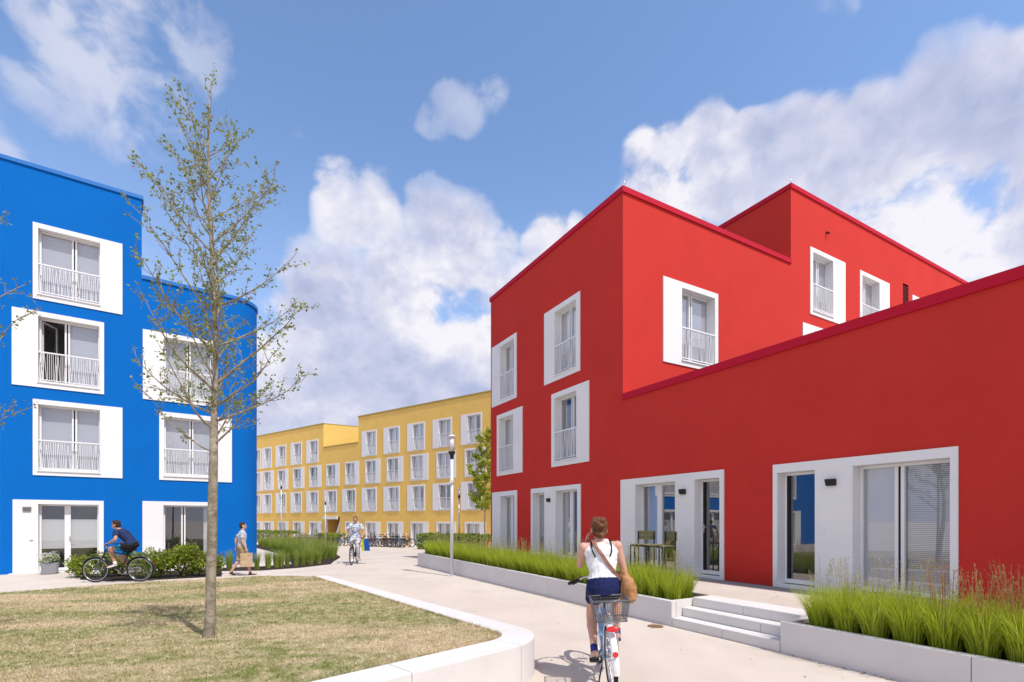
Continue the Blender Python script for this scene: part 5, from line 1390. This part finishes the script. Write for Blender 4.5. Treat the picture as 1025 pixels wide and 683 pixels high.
    piece('shorts' if P.get('leglen', .45) <= 1 else 'trousers', legf, M_[P['legm']])
    if P.get('panel'):
        def pan(b):
            for sd in 'lr':
                hp, kn = V(J['hip_' + sd]), knee[sd]; f = P.get('leglen', .45); ex = P.get('loose', .012) + .004
                tube(b, [hp.lerp(kn, f * .45), hp.lerp(kn, f + .02)], [.083 * tk + ex, (.093 * (1 - f) + .062 * f) * tk + ex * 1.3], 16)
        piece('shorts_panel', pan, M_[P['panel']])
    # ---- shoes
    for sd, sm_ in zip('lr', P['shoem']):
        an = V(J['ankle_' + sd]); ft = V(J.get('toe_' + sd, an + V((.17, 0, -.06)))); d = (ft - an); d.z = d.z * .6; d.normalize(); heel = an - d * .045 + V((0, 0, -.055))
        upf = d.cross(V((0, 1, 0)) if abs(d.y) < .8 else V((1, 0, 0))).normalized(); upf = upf if upf.z > 0 else -upf; sdv = upf.cross(d)
        def shf(b): loft(b, [(heel - d * .005 + upf * .012, sdv * .028, upf * .030), (heel + d * .03 + upf * .014, sdv * .036, upf * .042), (heel + d * .12 + upf * .006, sdv * .040, upf * .034), (heel + d * .19, sdv * .044, upf * .024), (heel + d * .245, sdv * .030, upf * .014)], 14); capsule(b, heel + d * .04 + upf * .04, heel + d * .04 + upf * .055, .040, .038)
        sh_o = piece('shoe', shf, M_[sm_])
        b = bmesh.new(); loft(b, [(heel - d * .012 - upf * .022, sdv * .030, upf * .012), (heel + d * .03 - upf * .022, sdv * .040, upf * .013), (heel + d * .12 - upf * .024, sdv * .040, upf * .012), (heel + d * .20 - upf * .022, sdv * .046, upf * .012), (heel + d * .255 - upf * .014, sdv * .028, upf * .009)], 14)
        ob('sole', b, M_['sole'], sh_o, W)
    if P.get('sock'):
        for sd in 'lr':
            an, kn = V(J['ankle_' + sd]), knee[sd]; b = bmesh.new(); tube(b, [an + V((0, 0, -.02)), an, an.lerp(kn, .14)], [.040 * tk, .041 * tk, .042 * tk], 14); ob('sock', b, M_[P['sock']], root, W)
    # ---- hair
    def hairf(b):
        ball(b, H_(-.024 * hs, 0, .036 * hs), .096 * hs, .083 * hs, .092 * hs, HM, 20); ball(b, H_(-.045 * hs, 0, -.015 * hs), .066 * hs, .076 * hs, .085 * hs, HM, 18)
        if P['hair'] == 'bun':
            ball(b, H_(-.115 * hs, 0, .060 * hs), .045, .056, .048, HM, 14); ball(b, H_(-.03, .02, .098 * hs), .055, .055, .03, HM, 12); ball(b, H_(-.04, -.045, .05), .06, .045, .05, HM, 12); ball(b, H_(-.04, .045, .05), .06, .045, .05, HM, 12); ball(b, H_(-.10, -.035, .085), .03, .03, .028, HM, 10); ball(b, H_(-.11, .04, .07), .028, .03, .026, HM, 10)
            ball(b, H_(-.085, 0, -.065), .034, .045, .04, HM, 12)
            for k_ in range(7):
                a = k_ * .9; tube(b, [H_(-.12, .05 * math.cos(a), .045 + .045 * math.sin(a)), H_(-.158, .03 * math.cos(a + .8), .045 + .03 * math.sin(a + .8)), H_(-.15, .02 * math.cos(a + 2), .045 + .02 * math.sin(a + 2))], [.012, .011, .008], 6)
        else:
            ball(b, H_(.020 * hs, 0, .092 * hs), .048 * hs, .060 * hs, .028 * hs, HM, 12)
            for k_ in range(10): ball(b, H_((-.06 + .011 * k_) * hs, .05 * math.sin(k_ * 2.2) * hs, .100 * hs), .024, .020, .020, HM, 8)
    piece('hair', hairf, M_[P['hairm']], .007, 2)
    return root, elbow, knee

# ---- the woman riding away along the path
yaw = math.radians(90 - 3.0)
hub = V(((613 - CX) / F * 4.74, 4.74, 0)); f_ = V((math.cos(yaw), math.sin(yaw), 0)); org = hub + f_ * .47
MW = T(org.x, org.y, 0, yaw) @ Matrix.Rotation(math.radians(-3.0), 4, 'X')
cr = math.radians(17 + 180)
bike('silver blue step-through city bicycle ridden by the woman, wire basket on its rear rack', MW, 'f_blue', True, True, basket=True, steer=math.radians(4), crank=cr)
def pedal(sd, cr): sg = 1 if sd == 'l' else -1; return V((.165 * math.cos(cr) * sg, .125 * sg, .29 + .165 * math.sin(cr) * sg))
pl_, pr_ = pedal('l', cr), pedal('r', cr)
def ank(p): return p + V((-.07, 0, .115))
grip_l, grip_r = V((.165, .285, 1.01)), V((.165, -.285, 1.015))
J = dict(pelvis=(-.24, 0, 1.0), waist=(-.225, 0, 1.13), chest=(-.17, 0, 1.30), neck=(-.125, 0, 1.44), head=(-.085, 0, 1.56), face=(1, .05, -.12), headup=(.12, 0, 1),
         hip_l=(-.22, .085, .965), hip_r=(-.22, -.085, .965), ankle_l=ank(pl_), ankle_r=ank(pr_) + V((0, -.03, 0)), toe_l=pl_ + V((.10, 0, .035)), toe_r=pr_ + V((.10, -.045, .035)), kneehint=(1, 0, .3), knee_r=(.16, -.175, .80),
         sh_l=(-.15, .17, 1.385), sh_r=(-.15, -.17, 1.385), wrist_l=(-.02, .125, 1.42), wrist_r=grip_r + V((-.055, 0, .045)), elbow_l=(.03, .205, 1.19), elbhint_r=(-.3, -.12, -.9),
         hand_l=((-.35, -.12, .9), (-.35, -.8, 0), (-.6, .3, 0), .35), hand_r=((.9, -.1, -.45), (0, .1, -1), (.1, 1, .1), .75), bust=(.075, 0, .01))
person('woman with auburn bun, white racerback top and navy shorts riding away on her bicycle', MW, J,
       dict(fem=True, skin='skin', k=.97, w=(.160, .122, .150, .158), d=(.125, .092, .108, .068), top='tank', topm='tank', legm='navy', leglen=.36, loose=.006, limb=.90, shoem=('shoe_grey', 'shoe_blue'), sock='shoe_blue', hair='bun', hairm='hair_auburn', vox=.0062, hands=.86))
WO = bpy.data.objects['person']
b = bmesh.new()
for sy in (-1, 1): tube(b, [V((-.10, .085 * sy, 1.448)), V((-.165, .095 * sy, 1.445)), V((-.230, .100 * sy, 1.40)), V((-.272, .092 * sy, 1.34)), V((-.282, .072 * sy, 1.29))], .007, 6)
ob('black_straps', b, M_['blackc'], WO, MW)
# shoulder bag: hangs from the left shoulder to the right hip
bag = empty('shoulder_bag', 'slouchy tan leather bag hanging at the right hip of the cycling woman', 'bag', MW @ Matrix.Translation((-.27, -.20, .98)))
def bagf(b):
    loft(b, [((-.25, -.225, .83), (.10, 0, 0), (0, .055, 0)), ((-.25, -.235, .88), (.155, 0, .01), (0, .085, 0)), ((-.25, -.232, .98), (.165, 0, .0), (0, .082, 0)), ((-.24, -.222, 1.06), (.13, 0, -.02), (0, .062, 0)), ((-.22, -.205, 1.12), (.07, 0, -.02), (0, .03, 0)), ((-.20, -.195, 1.15), (.03, 0, -.01), (0, .015, 0))], 18)
    ball(b, V((-.34, -.255, .97)), .05, .045, .08); ball(b, V((-.17, -.26, .94)), .05, .04, .08); ball(b, V((-.28, -.27, 1.03)), .06, .03, .04)
me = solid(bagf, .007, 1)
nn_ = [v.normal.copy() for v in me.vertices]
for v, n0_ in zip(me.vertices, nn_):
    p_ = v.co; a_ = p_.z * 26 + p_.x * 34; v.co = p_ + n0_ * (.010 * math.sin(a_ + 3 * noise.noise(p_ * 9)) * (0.4 + .6 * noise.noise(p_ * 6 + V((3, 1, 2)))) + .006 * noise.noise(p_ * 22))
me.materials.append(M_['leather']); o = bpy.data.objects.new('pouch', me); link(o, bag, MW)
def ribbon(b, pts_, w, n_dirs):
    prev = None
    for i, p in enumerate(pts_):
        p = V(p); t = (V(pts_[min(i + 1, len(pts_) - 1)]) - V(pts_[max(i - 1, 0)])).normalized(); n_ = V(n_dirs[i]).normalized(); s_ = t.cross(n_).normalized() * w
        c = [b.verts.new(p + s_ + n_ * .003), b.verts.new(p - s_ + n_ * .003), b.verts.new(p - s_ - n_ * .002), b.verts.new(p + s_ - n_ * .002)]
        if prev:
            for k_ in range(4): b.faces.new((prev[k_], prev[(k_ + 1) % 4], c[(k_ + 1) % 4], c[k_]))
        prev = c
b = bmesh.new()
ribbon(b, [(-.06, .075, 1.462), (-.14, .080, 1.468), (-.222, .074, 1.435), (-.282, .047, 1.37), (-.312, .0, 1.30), (-.320, -.045, 1.22), (-.318, -.095, 1.15), (-.29, -.150, 1.08), (-.27, -.185, 1.05), (-.25, -.20, 1.12)][:9] , .017,
       [(0, 0, 1), (-.2, 0, 1), (-.8, 0, .8), (-1, 0, .35), (-1, 0, .1), (-1, 0, 0), (-1, -.1, 0), (-1, -.3, 0), (-.6, -.8, 0)])
ribbon(b, [(-.02, .07, 1.44), (.0, .03, 1.34), (.0, -.05, 1.22), (-.04, -.13, 1.12), (-.13, -.175, 1.10), (-.2, -.2, 1.13)], .017, [(1, 0, .8), (1, 0, .2), (1, 0, 0), (1, -.5, 0), (.3, -1, 0), (0, -1, 0)])
ob('strap', b, M_['strap'], bag, MW)

# ---- man cycling past the blue house, towards the left
def gpt(px, d): return V(((px - CX) / F * d, d, ground_z(d)))
c_ = gpt(121, 13.35); yaw = math.radians(180 + 9)
MC = T(c_.x, c_.y, 0, yaw)
cr = math.radians(-62 + 180 - 180)
bike('dark city bicycle with amber front reflector, ridden by the man in the navy tee', MC, 'f_black', True, False, crank=math.radians(35), steer=0)
b = bmesh.new(); ring(b, (.60, 0, .335), .05, .008, n=12, m=5)
cr = math.radians(35); pl_, pr_ = pedal('l', cr), pedal('r', cr)
J = dict(pelvis=(-.27, 0, 1.01), waist=(-.22, 0, 1.12), chest=(-.08, 0, 1.27), neck=(.05, 0, 1.40), head=(.12, 0, 1.53), face=(1, 0, -.15), headup=(.15, 0, 1),
         hip_l=(-.24, .09, .965), hip_r=(-.24, -.09, .965), ankle_l=ank(pl_), ankle_r=ank(pr_), toe_l=pl_ + V((.10, 0, .035)), toe_r=pr_ + V((.10, 0, .035)),
         sh_l=(.01, .19, 1.345), sh_r=(.01, -.19, 1.345), wrist_l=grip_l + V((-.04, 0, .05)), wrist_r=grip_r + V((-.04, 0, .05)),
         hand_l=((.9, 0, -.4), (0, 0, -1), (0, -1, 0), .75), hand_r=((.9, 0, -.4), (0, 0, -1), (0, 1, 0), .75))
b.free()
person('young man in navy tee and cyan trimmed shorts cycling left past the blue house', MC, J, dict(skin='skin2', top='tee', topm='navytee', legm='blackc', panel='cyan', leglen=.62, loose=.014, shoem=('shoe_white', 'shoe_white'), sock='shoe_white', hair='short', hairm='hair_dark', vox=.010))

# ---- man walking with a paper bag
c_ = gpt(242, 15.0); yaw = math.radians(33); sc_ = .915
MP = T(c_.x, c_.y, 0, yaw, sc_)
J = dict(pelvis=(0, 0, .95), waist=(.0, 0, 1.08), chest=(.01, 0, 1.28), neck=(.02, 0, 1.47), head=(.04, 0, 1.62), face=(1, -.15, -.05),
         hip_l=(0, .09, .92), hip_r=(0, -.09, .92), ankle_l=(-.30, .09, .13), ankle_r=(.24, -.08, .085), toe_l=(-.17, .09, .03), toe_r=(.41, -.09, .035),
         sh_l=(.0, .19, 1.40), sh_r=(.0, -.19, 1.40), wrist_l=(-.14, .26, .92), wrist_r=(.10, -.26, .89), elbhint_l=(-1, .2, 0), elbhint_r=(-1, -.2, 0),
         hand_l=((-.1, 0, -1), (0, -1, 0), (1, 0, 0), .4), hand_r=((.05, 0, -1), (0, 1, 0), (1, 0, 0), .9), kneehint=(1, 0, .1))
person('man in pale tee and khaki shorts walking right past the blue corner', MP, J, dict(skin='skin', top='tee', topm='paleblue', legm='khaki', leglen=.98, loose=.022, shoem=('sole', 'sole'), hair='short', hairm='hair_dark', vox=.010))
bg = empty('paper_bag', 'brown paper carrier bag held by the walking man', 'bag', MP @ Matrix.Translation((.12, -.27, .32)))
b = bmesh.new(); vs = box(b, -.08, .30, -.345, -.215, .30, .74)
for v in vs:
    if v.co.z > .5: v.co.x = .11 + (v.co.x - .11) * .94; v.co.y = -.28 + (v.co.y + .28) * .5
bmesh.ops.subdivide_edges(b, edges=list(b.edges), cuts=3, use_grid_fill=True)
for v in b.verts: v.co += V((noise.noise(v.co * 9), noise.noise(v.co * 9 + V((5, 0, 0))), 0)) * .022
ob('sack', b, M_['paper'], bg, MP)
b = bmesh.new(); tube(b, [(.02, -.275, .73), (.05, -.27, .80), (.10, -.262, .815), (.15, -.27, .80), (.18, -.275, .73)], .005, 5); ob('carry_handle', b, M_['paper'], bg, MP)

# ---- man riding towards the camera
c_ = gpt(355.3, 19.0); yaw = math.radians(-90 + 6)
MF = T(c_.x, c_.y, 0, yaw)
cr = math.radians(-75)
bike('dark bicycle ridden towards the camera by the man in white and blue tee', MF, 'f_black', True, False, crank=cr)
pl_, pr_ = pedal('l', cr), pedal('r', cr)
J = dict(pelvis=(-.25, 0, 1.04), waist=(-.22, 0, 1.17), chest=(-.16, 0, 1.36), neck=(-.10, 0, 1.53), head=(-.05, 0, 1.68), face=(1, .05, -.05), headup=(.05, 0, 1),
         hip_l=(-.23, .09, .99), hip_r=(-.23, -.09, .99), ankle_l=ank(pl_), ankle_r=ank(pr_), toe_l=pl_ + V((.10, 0, .035)), toe_r=pr_ + V((.10, 0, .035)),
         sh_l=(-.12, .19, 1.46), sh_r=(-.12, -.19, 1.46), wrist_l=(.12, .30, 1.07), wrist_r=(.12, -.30, 1.08),
         hand_l=((.9, 0, -.4), (0, 0, -1), (0, -1, 0), .75), hand_r=((.9, 0, -.4), (0, 0, -1), (0, 1, 0), .75))
person('man in white and blue patterned tee with light trousers riding towards the camera', MF, J, dict(skin='skin2', top='tee', topm='print', legm='denim', leglen=1.82, loose=.016, shoem=('shoe_white', 'shoe_white'), hair='short', hairm='hair_brown', vox=.010))
sb = empty('shopping_bag', 'blue and yellow shopping bag hanging from the handlebar of the approaching cyclist', 'bag', MF @ Matrix.Translation((.18, .36, .55)))
for (x0_, x1_, cmat) in ((.30, .40, 'bag_yellow'), (.401, .58, 'bag_blue')):
    M_.setdefault(cmat, mat(cmat, {'bag_yellow': (.42, .40, .03), 'bag_blue': (.0, .07, .30)}[cmat], .5))
    b = bmesh.new(); vs = box(b, .10, .24, x0_, x1_, .50, .94)
    for v in vs:
        if v.co.z > .7: v.co.x = .17 + (v.co.x - .17) * .35; v.co.y -= .05
    ob('bag_panel', b, M_[cmat], sb, MF)
b = bmesh.new(); tube(b, [(.17, .30, .93), (.17, .285, 1.0), (.17, .29, 1.035), (.17, .31, 1.0), (.17, .50, .93)], .006, 5); ob('bag_handle', b, M_['bag_blue'], sb, MF)

# ---- parked bicycles by the yellow house
refresh_children()
def yel_at(px, off):       # point in front of the yellow wall at this picture column, off metres before it
    d0 = 20
    P0 = Y.P(Y.S(px), -off); return V((P0.x, P0.y, ground_z(P0.y)))
spots = []
q = random.Random(9)
base_a = math.atan2(Y.d[1], Y.d[0])
x = Y.S(371)
runs = ((368, 409, .34, 3.3, 'standing in the long bicycle rack before the yellow house'), (300, 320, .38, 3.1, 'parked between the two hedges of the yellow house'), (464, 487, .55, 3.9, 'parked behind the hedge near the lime green tree'), (343, 351, .55, 3.2, 'parked right of the stair passage hedge'))
pk = {}
for fm, lab in (('f_black', 'black'), ('f_silver', 'silver'), ('f_red', 'red'), ('f_blue', 'blue')):
    pk[fm] = None
for ri, (a0_, a1_, st_, off, where) in enumerate(runs):
    YF = yel_front(off); a0_, a1_ = YF.S(a0_), YF.S(a1_); s_ = a0_
    while s_ < a1_:
        P0 = Y.P(s_ , -off + q.uniform(-.25, .25)); fm = q.choice(('f_black', 'f_black', 'f_silver', 'f_red', 'f_blue', 'f_black'))
        M4 = T(P0.x, P0.y, ground_z(P0.y), base_a + math.pi / 2 + q.uniform(-.75, .75)) @ Matrix.Rotation(q.uniform(-.08, .08), 4, 'X')
        lab = '%s framed bicycle %s' % ({'f_black': 'black', 'f_silver': 'silver', 'f_red': 'red', 'f_blue': 'blue'}[fm], where); grp = '%s bicycles %s' % ({'f_black': 'black', 'f_silver': 'silver', 'f_red': 'red', 'f_blue': 'blue'}[fm], where)
        if pk[fm] is None: pk[fm] = bike(lab, M4, fm, False, fm != 'f_black', name='parked_bicycle', group=grp); refresh_children()
        else: c = copy_tree(pk[fm], M4); c['label'] = lab; c['group'] = grp
        s_ += st_ * q.uniform(.75, 1.2)

# ================================================================== SKY, SUN, CAMERA
SUN_EL = math.radians(57.5); saz = V((.682, -.731)).normalized()
sv = V((saz.x * math.cos(SUN_EL), saz.y * math.cos(SUN_EL), math.sin(SUN_EL)))
sl_ = bpy.data.lights.new('sun', 'SUN'); sl_.energy = 2.35; sl_.angle = math.radians(.53); sl_.color = (1.0, .955, .90)
so = bpy.data.objects.new('sun', sl_); COL.objects.link(so); so.rotation_euler = (-sv).to_track_quat('-Z', 'Y').to_euler(); so.location = (20, -20, 40)
w = bpy.data.worlds.new('World'); scene.world = w; w.use_nodes = True; nt = w.node_tree; N = nt.nodes; Lk = nt.links
w.cycles.sampling_method = 'MANUAL'; w.cycles.sample_map_resolution = 512
bgn = N['Background']; bgn.inputs['Strength'].default_value = .15
sky = N.new('ShaderNodeTexSky'); sky.sky_type = 'NISHITA'; sky.sun_disc = False; sky.sun_elevation = SUN_EL; sky.sun_rotation = math.atan2(saz.x, saz.y)
sky.altitude = 500; sky.air_density = 1.0; sky.dust_density = .6; sky.ozone_density = 2.0
tc = N.new('ShaderNodeTexCoord')
def vm(op, a, b=None, sc_=None):
    n = N.new('ShaderNodeVectorMath'); n.operation = op
    for i_, x_ in enumerate((a, b)):
        if x_ is None: continue
        if isinstance(x_, (tuple, Vector)): n.inputs[i_].default_value = tuple(x_)
        else: Lk.new(x_, n.inputs[i_])
    if sc_ is not None: n.inputs['Scale'].default_value = sc_
    return n
def mth(op, a, b=None, c=None, clamp=False):
    n = N.new('ShaderNodeMath'); n.operation = op; n.use_clamp = clamp
    for i_, x_ in enumerate((a, b, c)):
        if x_ is None: continue
        if isinstance(x_, (int, float)): n.inputs[i_].default_value = x_
        else: Lk.new(x_, n.inputs[i_])
    return n.outputs[0]
def mrange(v, a, b, c, d, smooth=True):
    n = N.new('ShaderNodeMapRange'); n.interpolation_type = 'SMOOTHSTEP' if smooth else 'LINEAR'
    for k_, x_ in zip(('From Min', 'From Max', 'To Min', 'To Max'), (a, b, c, d)): n.inputs[k_].default_value = x_
    Lk.new(v, n.inputs['Value']); return n.outputs['Result']
D0n = vm('NORMALIZE', tc.outputs['Generated']).outputs[0]
wn = N.new('ShaderNodeTexNoise'); wn.inputs['Scale'].default_value = 4.0; wn.inputs['Detail'].default_value = 2.5; Lk.new(D0n, wn.inputs['Vector'])
Dn = vm('NORMALIZE', vm('ADD', D0n, vm('SCALE', vm('SUBTRACT', wn.outputs['Color'], (.5, .5, .5)).outputs[0], None, .16).outputs[0]).outputs[0]).outputs[0]
def pdir(px, py): return V(((px - CX) / F, 1, (HY - py) / F)).normalized()
CAMZ = H
wn2 = N.new('ShaderNodeTexNoise'); wn2.inputs['Scale'].default_value = 9.0; wn2.inputs['Detail'].default_value = 4; Lk.new(D0n, wn2.inputs['Vector'])
CB = -1.40
# cloud banks: (direction, inner radius, outer radius in degrees, weight)
blobs = [((350, 222), 1, 5.5, .86), ((460, 245), 1, 6.5, .9), ((505, 245), .5, 4, .7), ((320, 310), 3, 10, .88), ((420, 310), 3, 9, .92), ((300, 400), 6, 14, 1.0), ((430, 390), 6, 13, 1.0), ((470, 300), 2, 8, .95), ((520, 350), 3, 9, 1.0), ((560, 250), 1, 6, .9), ((540, 300), 2, 7, .95), ((390, 230), 1, 5, .85), ((200, 430), 5, 16, .9), ((250, 330), 2, 8, .75),
         ((655, 170), 2, 6, .98), ((700, 160), 2, 6, 1.0), ((750, 165), 2, 6, 1.0), ((805, 165), 3, 7, 1.05), ((865, 160), 3, 7, 1.05), ((925, 125), 2, 6, 1.05), ((1000, 105), 3, 7, 1.05), ((990, 170), 3, 8, 1.05), ((890, 225), 2, 6, .95), ((960, 240), 3, 7, .95), ((1010, 280), 3, 8, .9), ((1120, 170), 6, 15, 1.05),
         ((115, 55), 2, 9, .64), ((85, 15), 2, 9, .64), ((65, 95), 1, 6, .58), ((165, 20), 1, 6, .56), ((445, 128), .2, 3.0, .54), ((468, 112), .2, 3.4, .57), ((492, 94), .2, 3.0, .56), ((305, 142), .3, 2.6, .62), ((1350, 330), 8, 22, 1.0), ((-150, 330), 8, 25, .9)]
acc = None
for (p_, r0_, r1_, w_b) in blobs:
    d_ = pdir(*p_); dt = vm('DOT_PRODUCT', Dn, d_).outputs['Value']
    # noise-free falloff by angle
    v_ = mrange(dt, math.cos(math.radians(r1_)), math.cos(math.radians(r0_)), 0, w_b)
    acc = v_ if acc is None else mth('SMOOTH_MAX', acc, v_, .12)
sx = N.new('ShaderNodeSeparateXYZ'); Lk.new(D0n, sx.inputs[0])
# unseen clouds behind the camera, thickened to add neutral fill light
back = mrange(sx.outputs[1], -.05, .3, .85, 0); acc = mth('MAXIMUM', acc, back)
def fbm(vec, scale, det=9.0, rough=.56, dist=.25):
    n = N.new('ShaderNodeTexNoise'); n.inputs['Scale'].default_value = scale; n.inputs['Detail'].default_value = det; n.inputs['Roughness'].default_value = rough; n.inputs['Distortion'].default_value = dist
    Lk.new(vec, n.inputs['Vector']); return n.outputs['Fac']
zs = vm('MULTIPLY', D0n, (1, 1, 1.2)).outputs[0]
zw = vm('ADD', zs, vm('SCALE', vm('SUBTRACT', wn2.outputs['Color'], (.5, .5, .5)).outputs[0], None, .07).outputs[0]).outputs[0]
offv = tuple(V((.40, -.25, .88)).normalized() * .030)
zo = vm('ADD', zw, offv).outputs[0]
def puff(v, scale, det):
    n = N.new('ShaderNodeTexVoronoi'); n.feature = 'F1'; n.inputs['Scale'].default_value = scale; n.inputs['Detail'].default_value = det; n.inputs['Roughness'].default_value = .5; n.inputs['Lacunarity'].default_value = 2.3; n.normalize = True
    Lk.new(v, n.inputs['Vector']); return n.outputs['Distance']
def field(v): return mth('SUBTRACT', mth('MULTIPLY', fbm(v, 4.2, 9, .55, .0), 2.3), mth('MULTIPLY', puff(v, 9.0, 3.0), .9))
fA, fB = field(zw), field(zo)
def dens(nf): return mth('ADD', mth('MULTIPLY', acc, 1.05), mth('ADD', nf, CB))
dA = dens(fA); dB = dens(fB)
alpha = mrange(dA, -.02, .24, 0, .96)
alpha = mth('MULTIPLY', alpha, mrange(acc, .45, .92, .30, 1))
lit = mrange(mth('SUBTRACT', dA, dB), -.22, .26, 0, 1, False)
edge = mrange(dA, .10, .85, 1.0, .0)
# bright tops and rims, lavender grey bodies and bases
shade = mth('ADD', mth('MULTIPLY', lit, .62), mth('MULTIPLY', edge, .38))
n2 = fbm(zs, 3.1, 4)
shade = mth('MULTIPLY', shade, mrange(n2, .36, .62, .72, 1.25))
shade = mth('MULTIPLY', shade, mrange(sx.outputs[2], .10, .42, .72, 1.05), clamp=True)
cr_ = N.new('ShaderNodeValToRGB'); Lk.new(shade, cr_.inputs[0])
cr_.color_ramp.elements[0].position = .08; cr_.color_ramp.elements[0].color = (*srgb(172, 182, 214), 1); cr_.color_ramp.elements[1].position = .80; cr_.color_ramp.elements[1].color = (*srgb(244, 241, 247), 1)
e = cr_.color_ramp.elements.new(.40); e.color = (*srgb(205, 208, 230), 1)
CK = 4.1
cs = vm('SCALE', cr_.outputs[0], None, CK).outputs[0]
tint = N.new('ShaderNodeMix'); tint.data_type = 'RGBA'; tint.blend_type = 'MULTIPLY'; tint.inputs[0].default_value = 1; Lk.new(sky.outputs[0], tint.inputs[6]); tint.inputs[7].default_value = (.88, .92, .97, 1); SKYTINT = tint
# thin haze towards the horizon
hz = mrange(sx.outputs[2], .0, .62, .85, 0)
hm = N.new('ShaderNodeMix'); hm.data_type = 'RGBA'; Lk.new(hz, hm.inputs[0]); Lk.new(tint.outputs[2], hm.inputs[6]); hm.inputs[7].default_value = (*[c * 4.6 for c in srgb(170, 192, 232)], 1)
mxc = N.new('ShaderNodeMix'); mxc.data_type = 'RGBA'; Lk.new(alpha, mxc.inputs[0]); Lk.new(hm.outputs[2], mxc.inputs[6]); Lk.new(cs, mxc.inputs[7])
Lk.new(mxc.outputs[2], bgn.inputs['Color'])

cam = bpy.data.cameras.new('camera'); co = bpy.data.objects.new('camera', cam); COL.objects.link(co); scene.camera = co
co.location = (0, 0, H); co.rotation_euler = (math.pi / 2, 0, 0); cam.sensor_width = 36; cam.sensor_fit = 'HORIZONTAL'; cam.lens = 36 * F / 1025
cam.shift_y = (HY - 341.5) / 1025; cam.clip_end = 2000; cam.clip_start = .05
scene.view_settings.view_transform = 'Standard'; scene.view_settings.look = 'None'; scene.view_settings.exposure = 0.78; scene.view_settings.gamma = 1
scene.cycles.max_bounces = 8; scene.cycles.diffuse_bounces = 3; scene.cycles.glossy_bounces = 4; scene.cycles.transparent_max_bounces = 12; scene.cycles.use_denoising = True
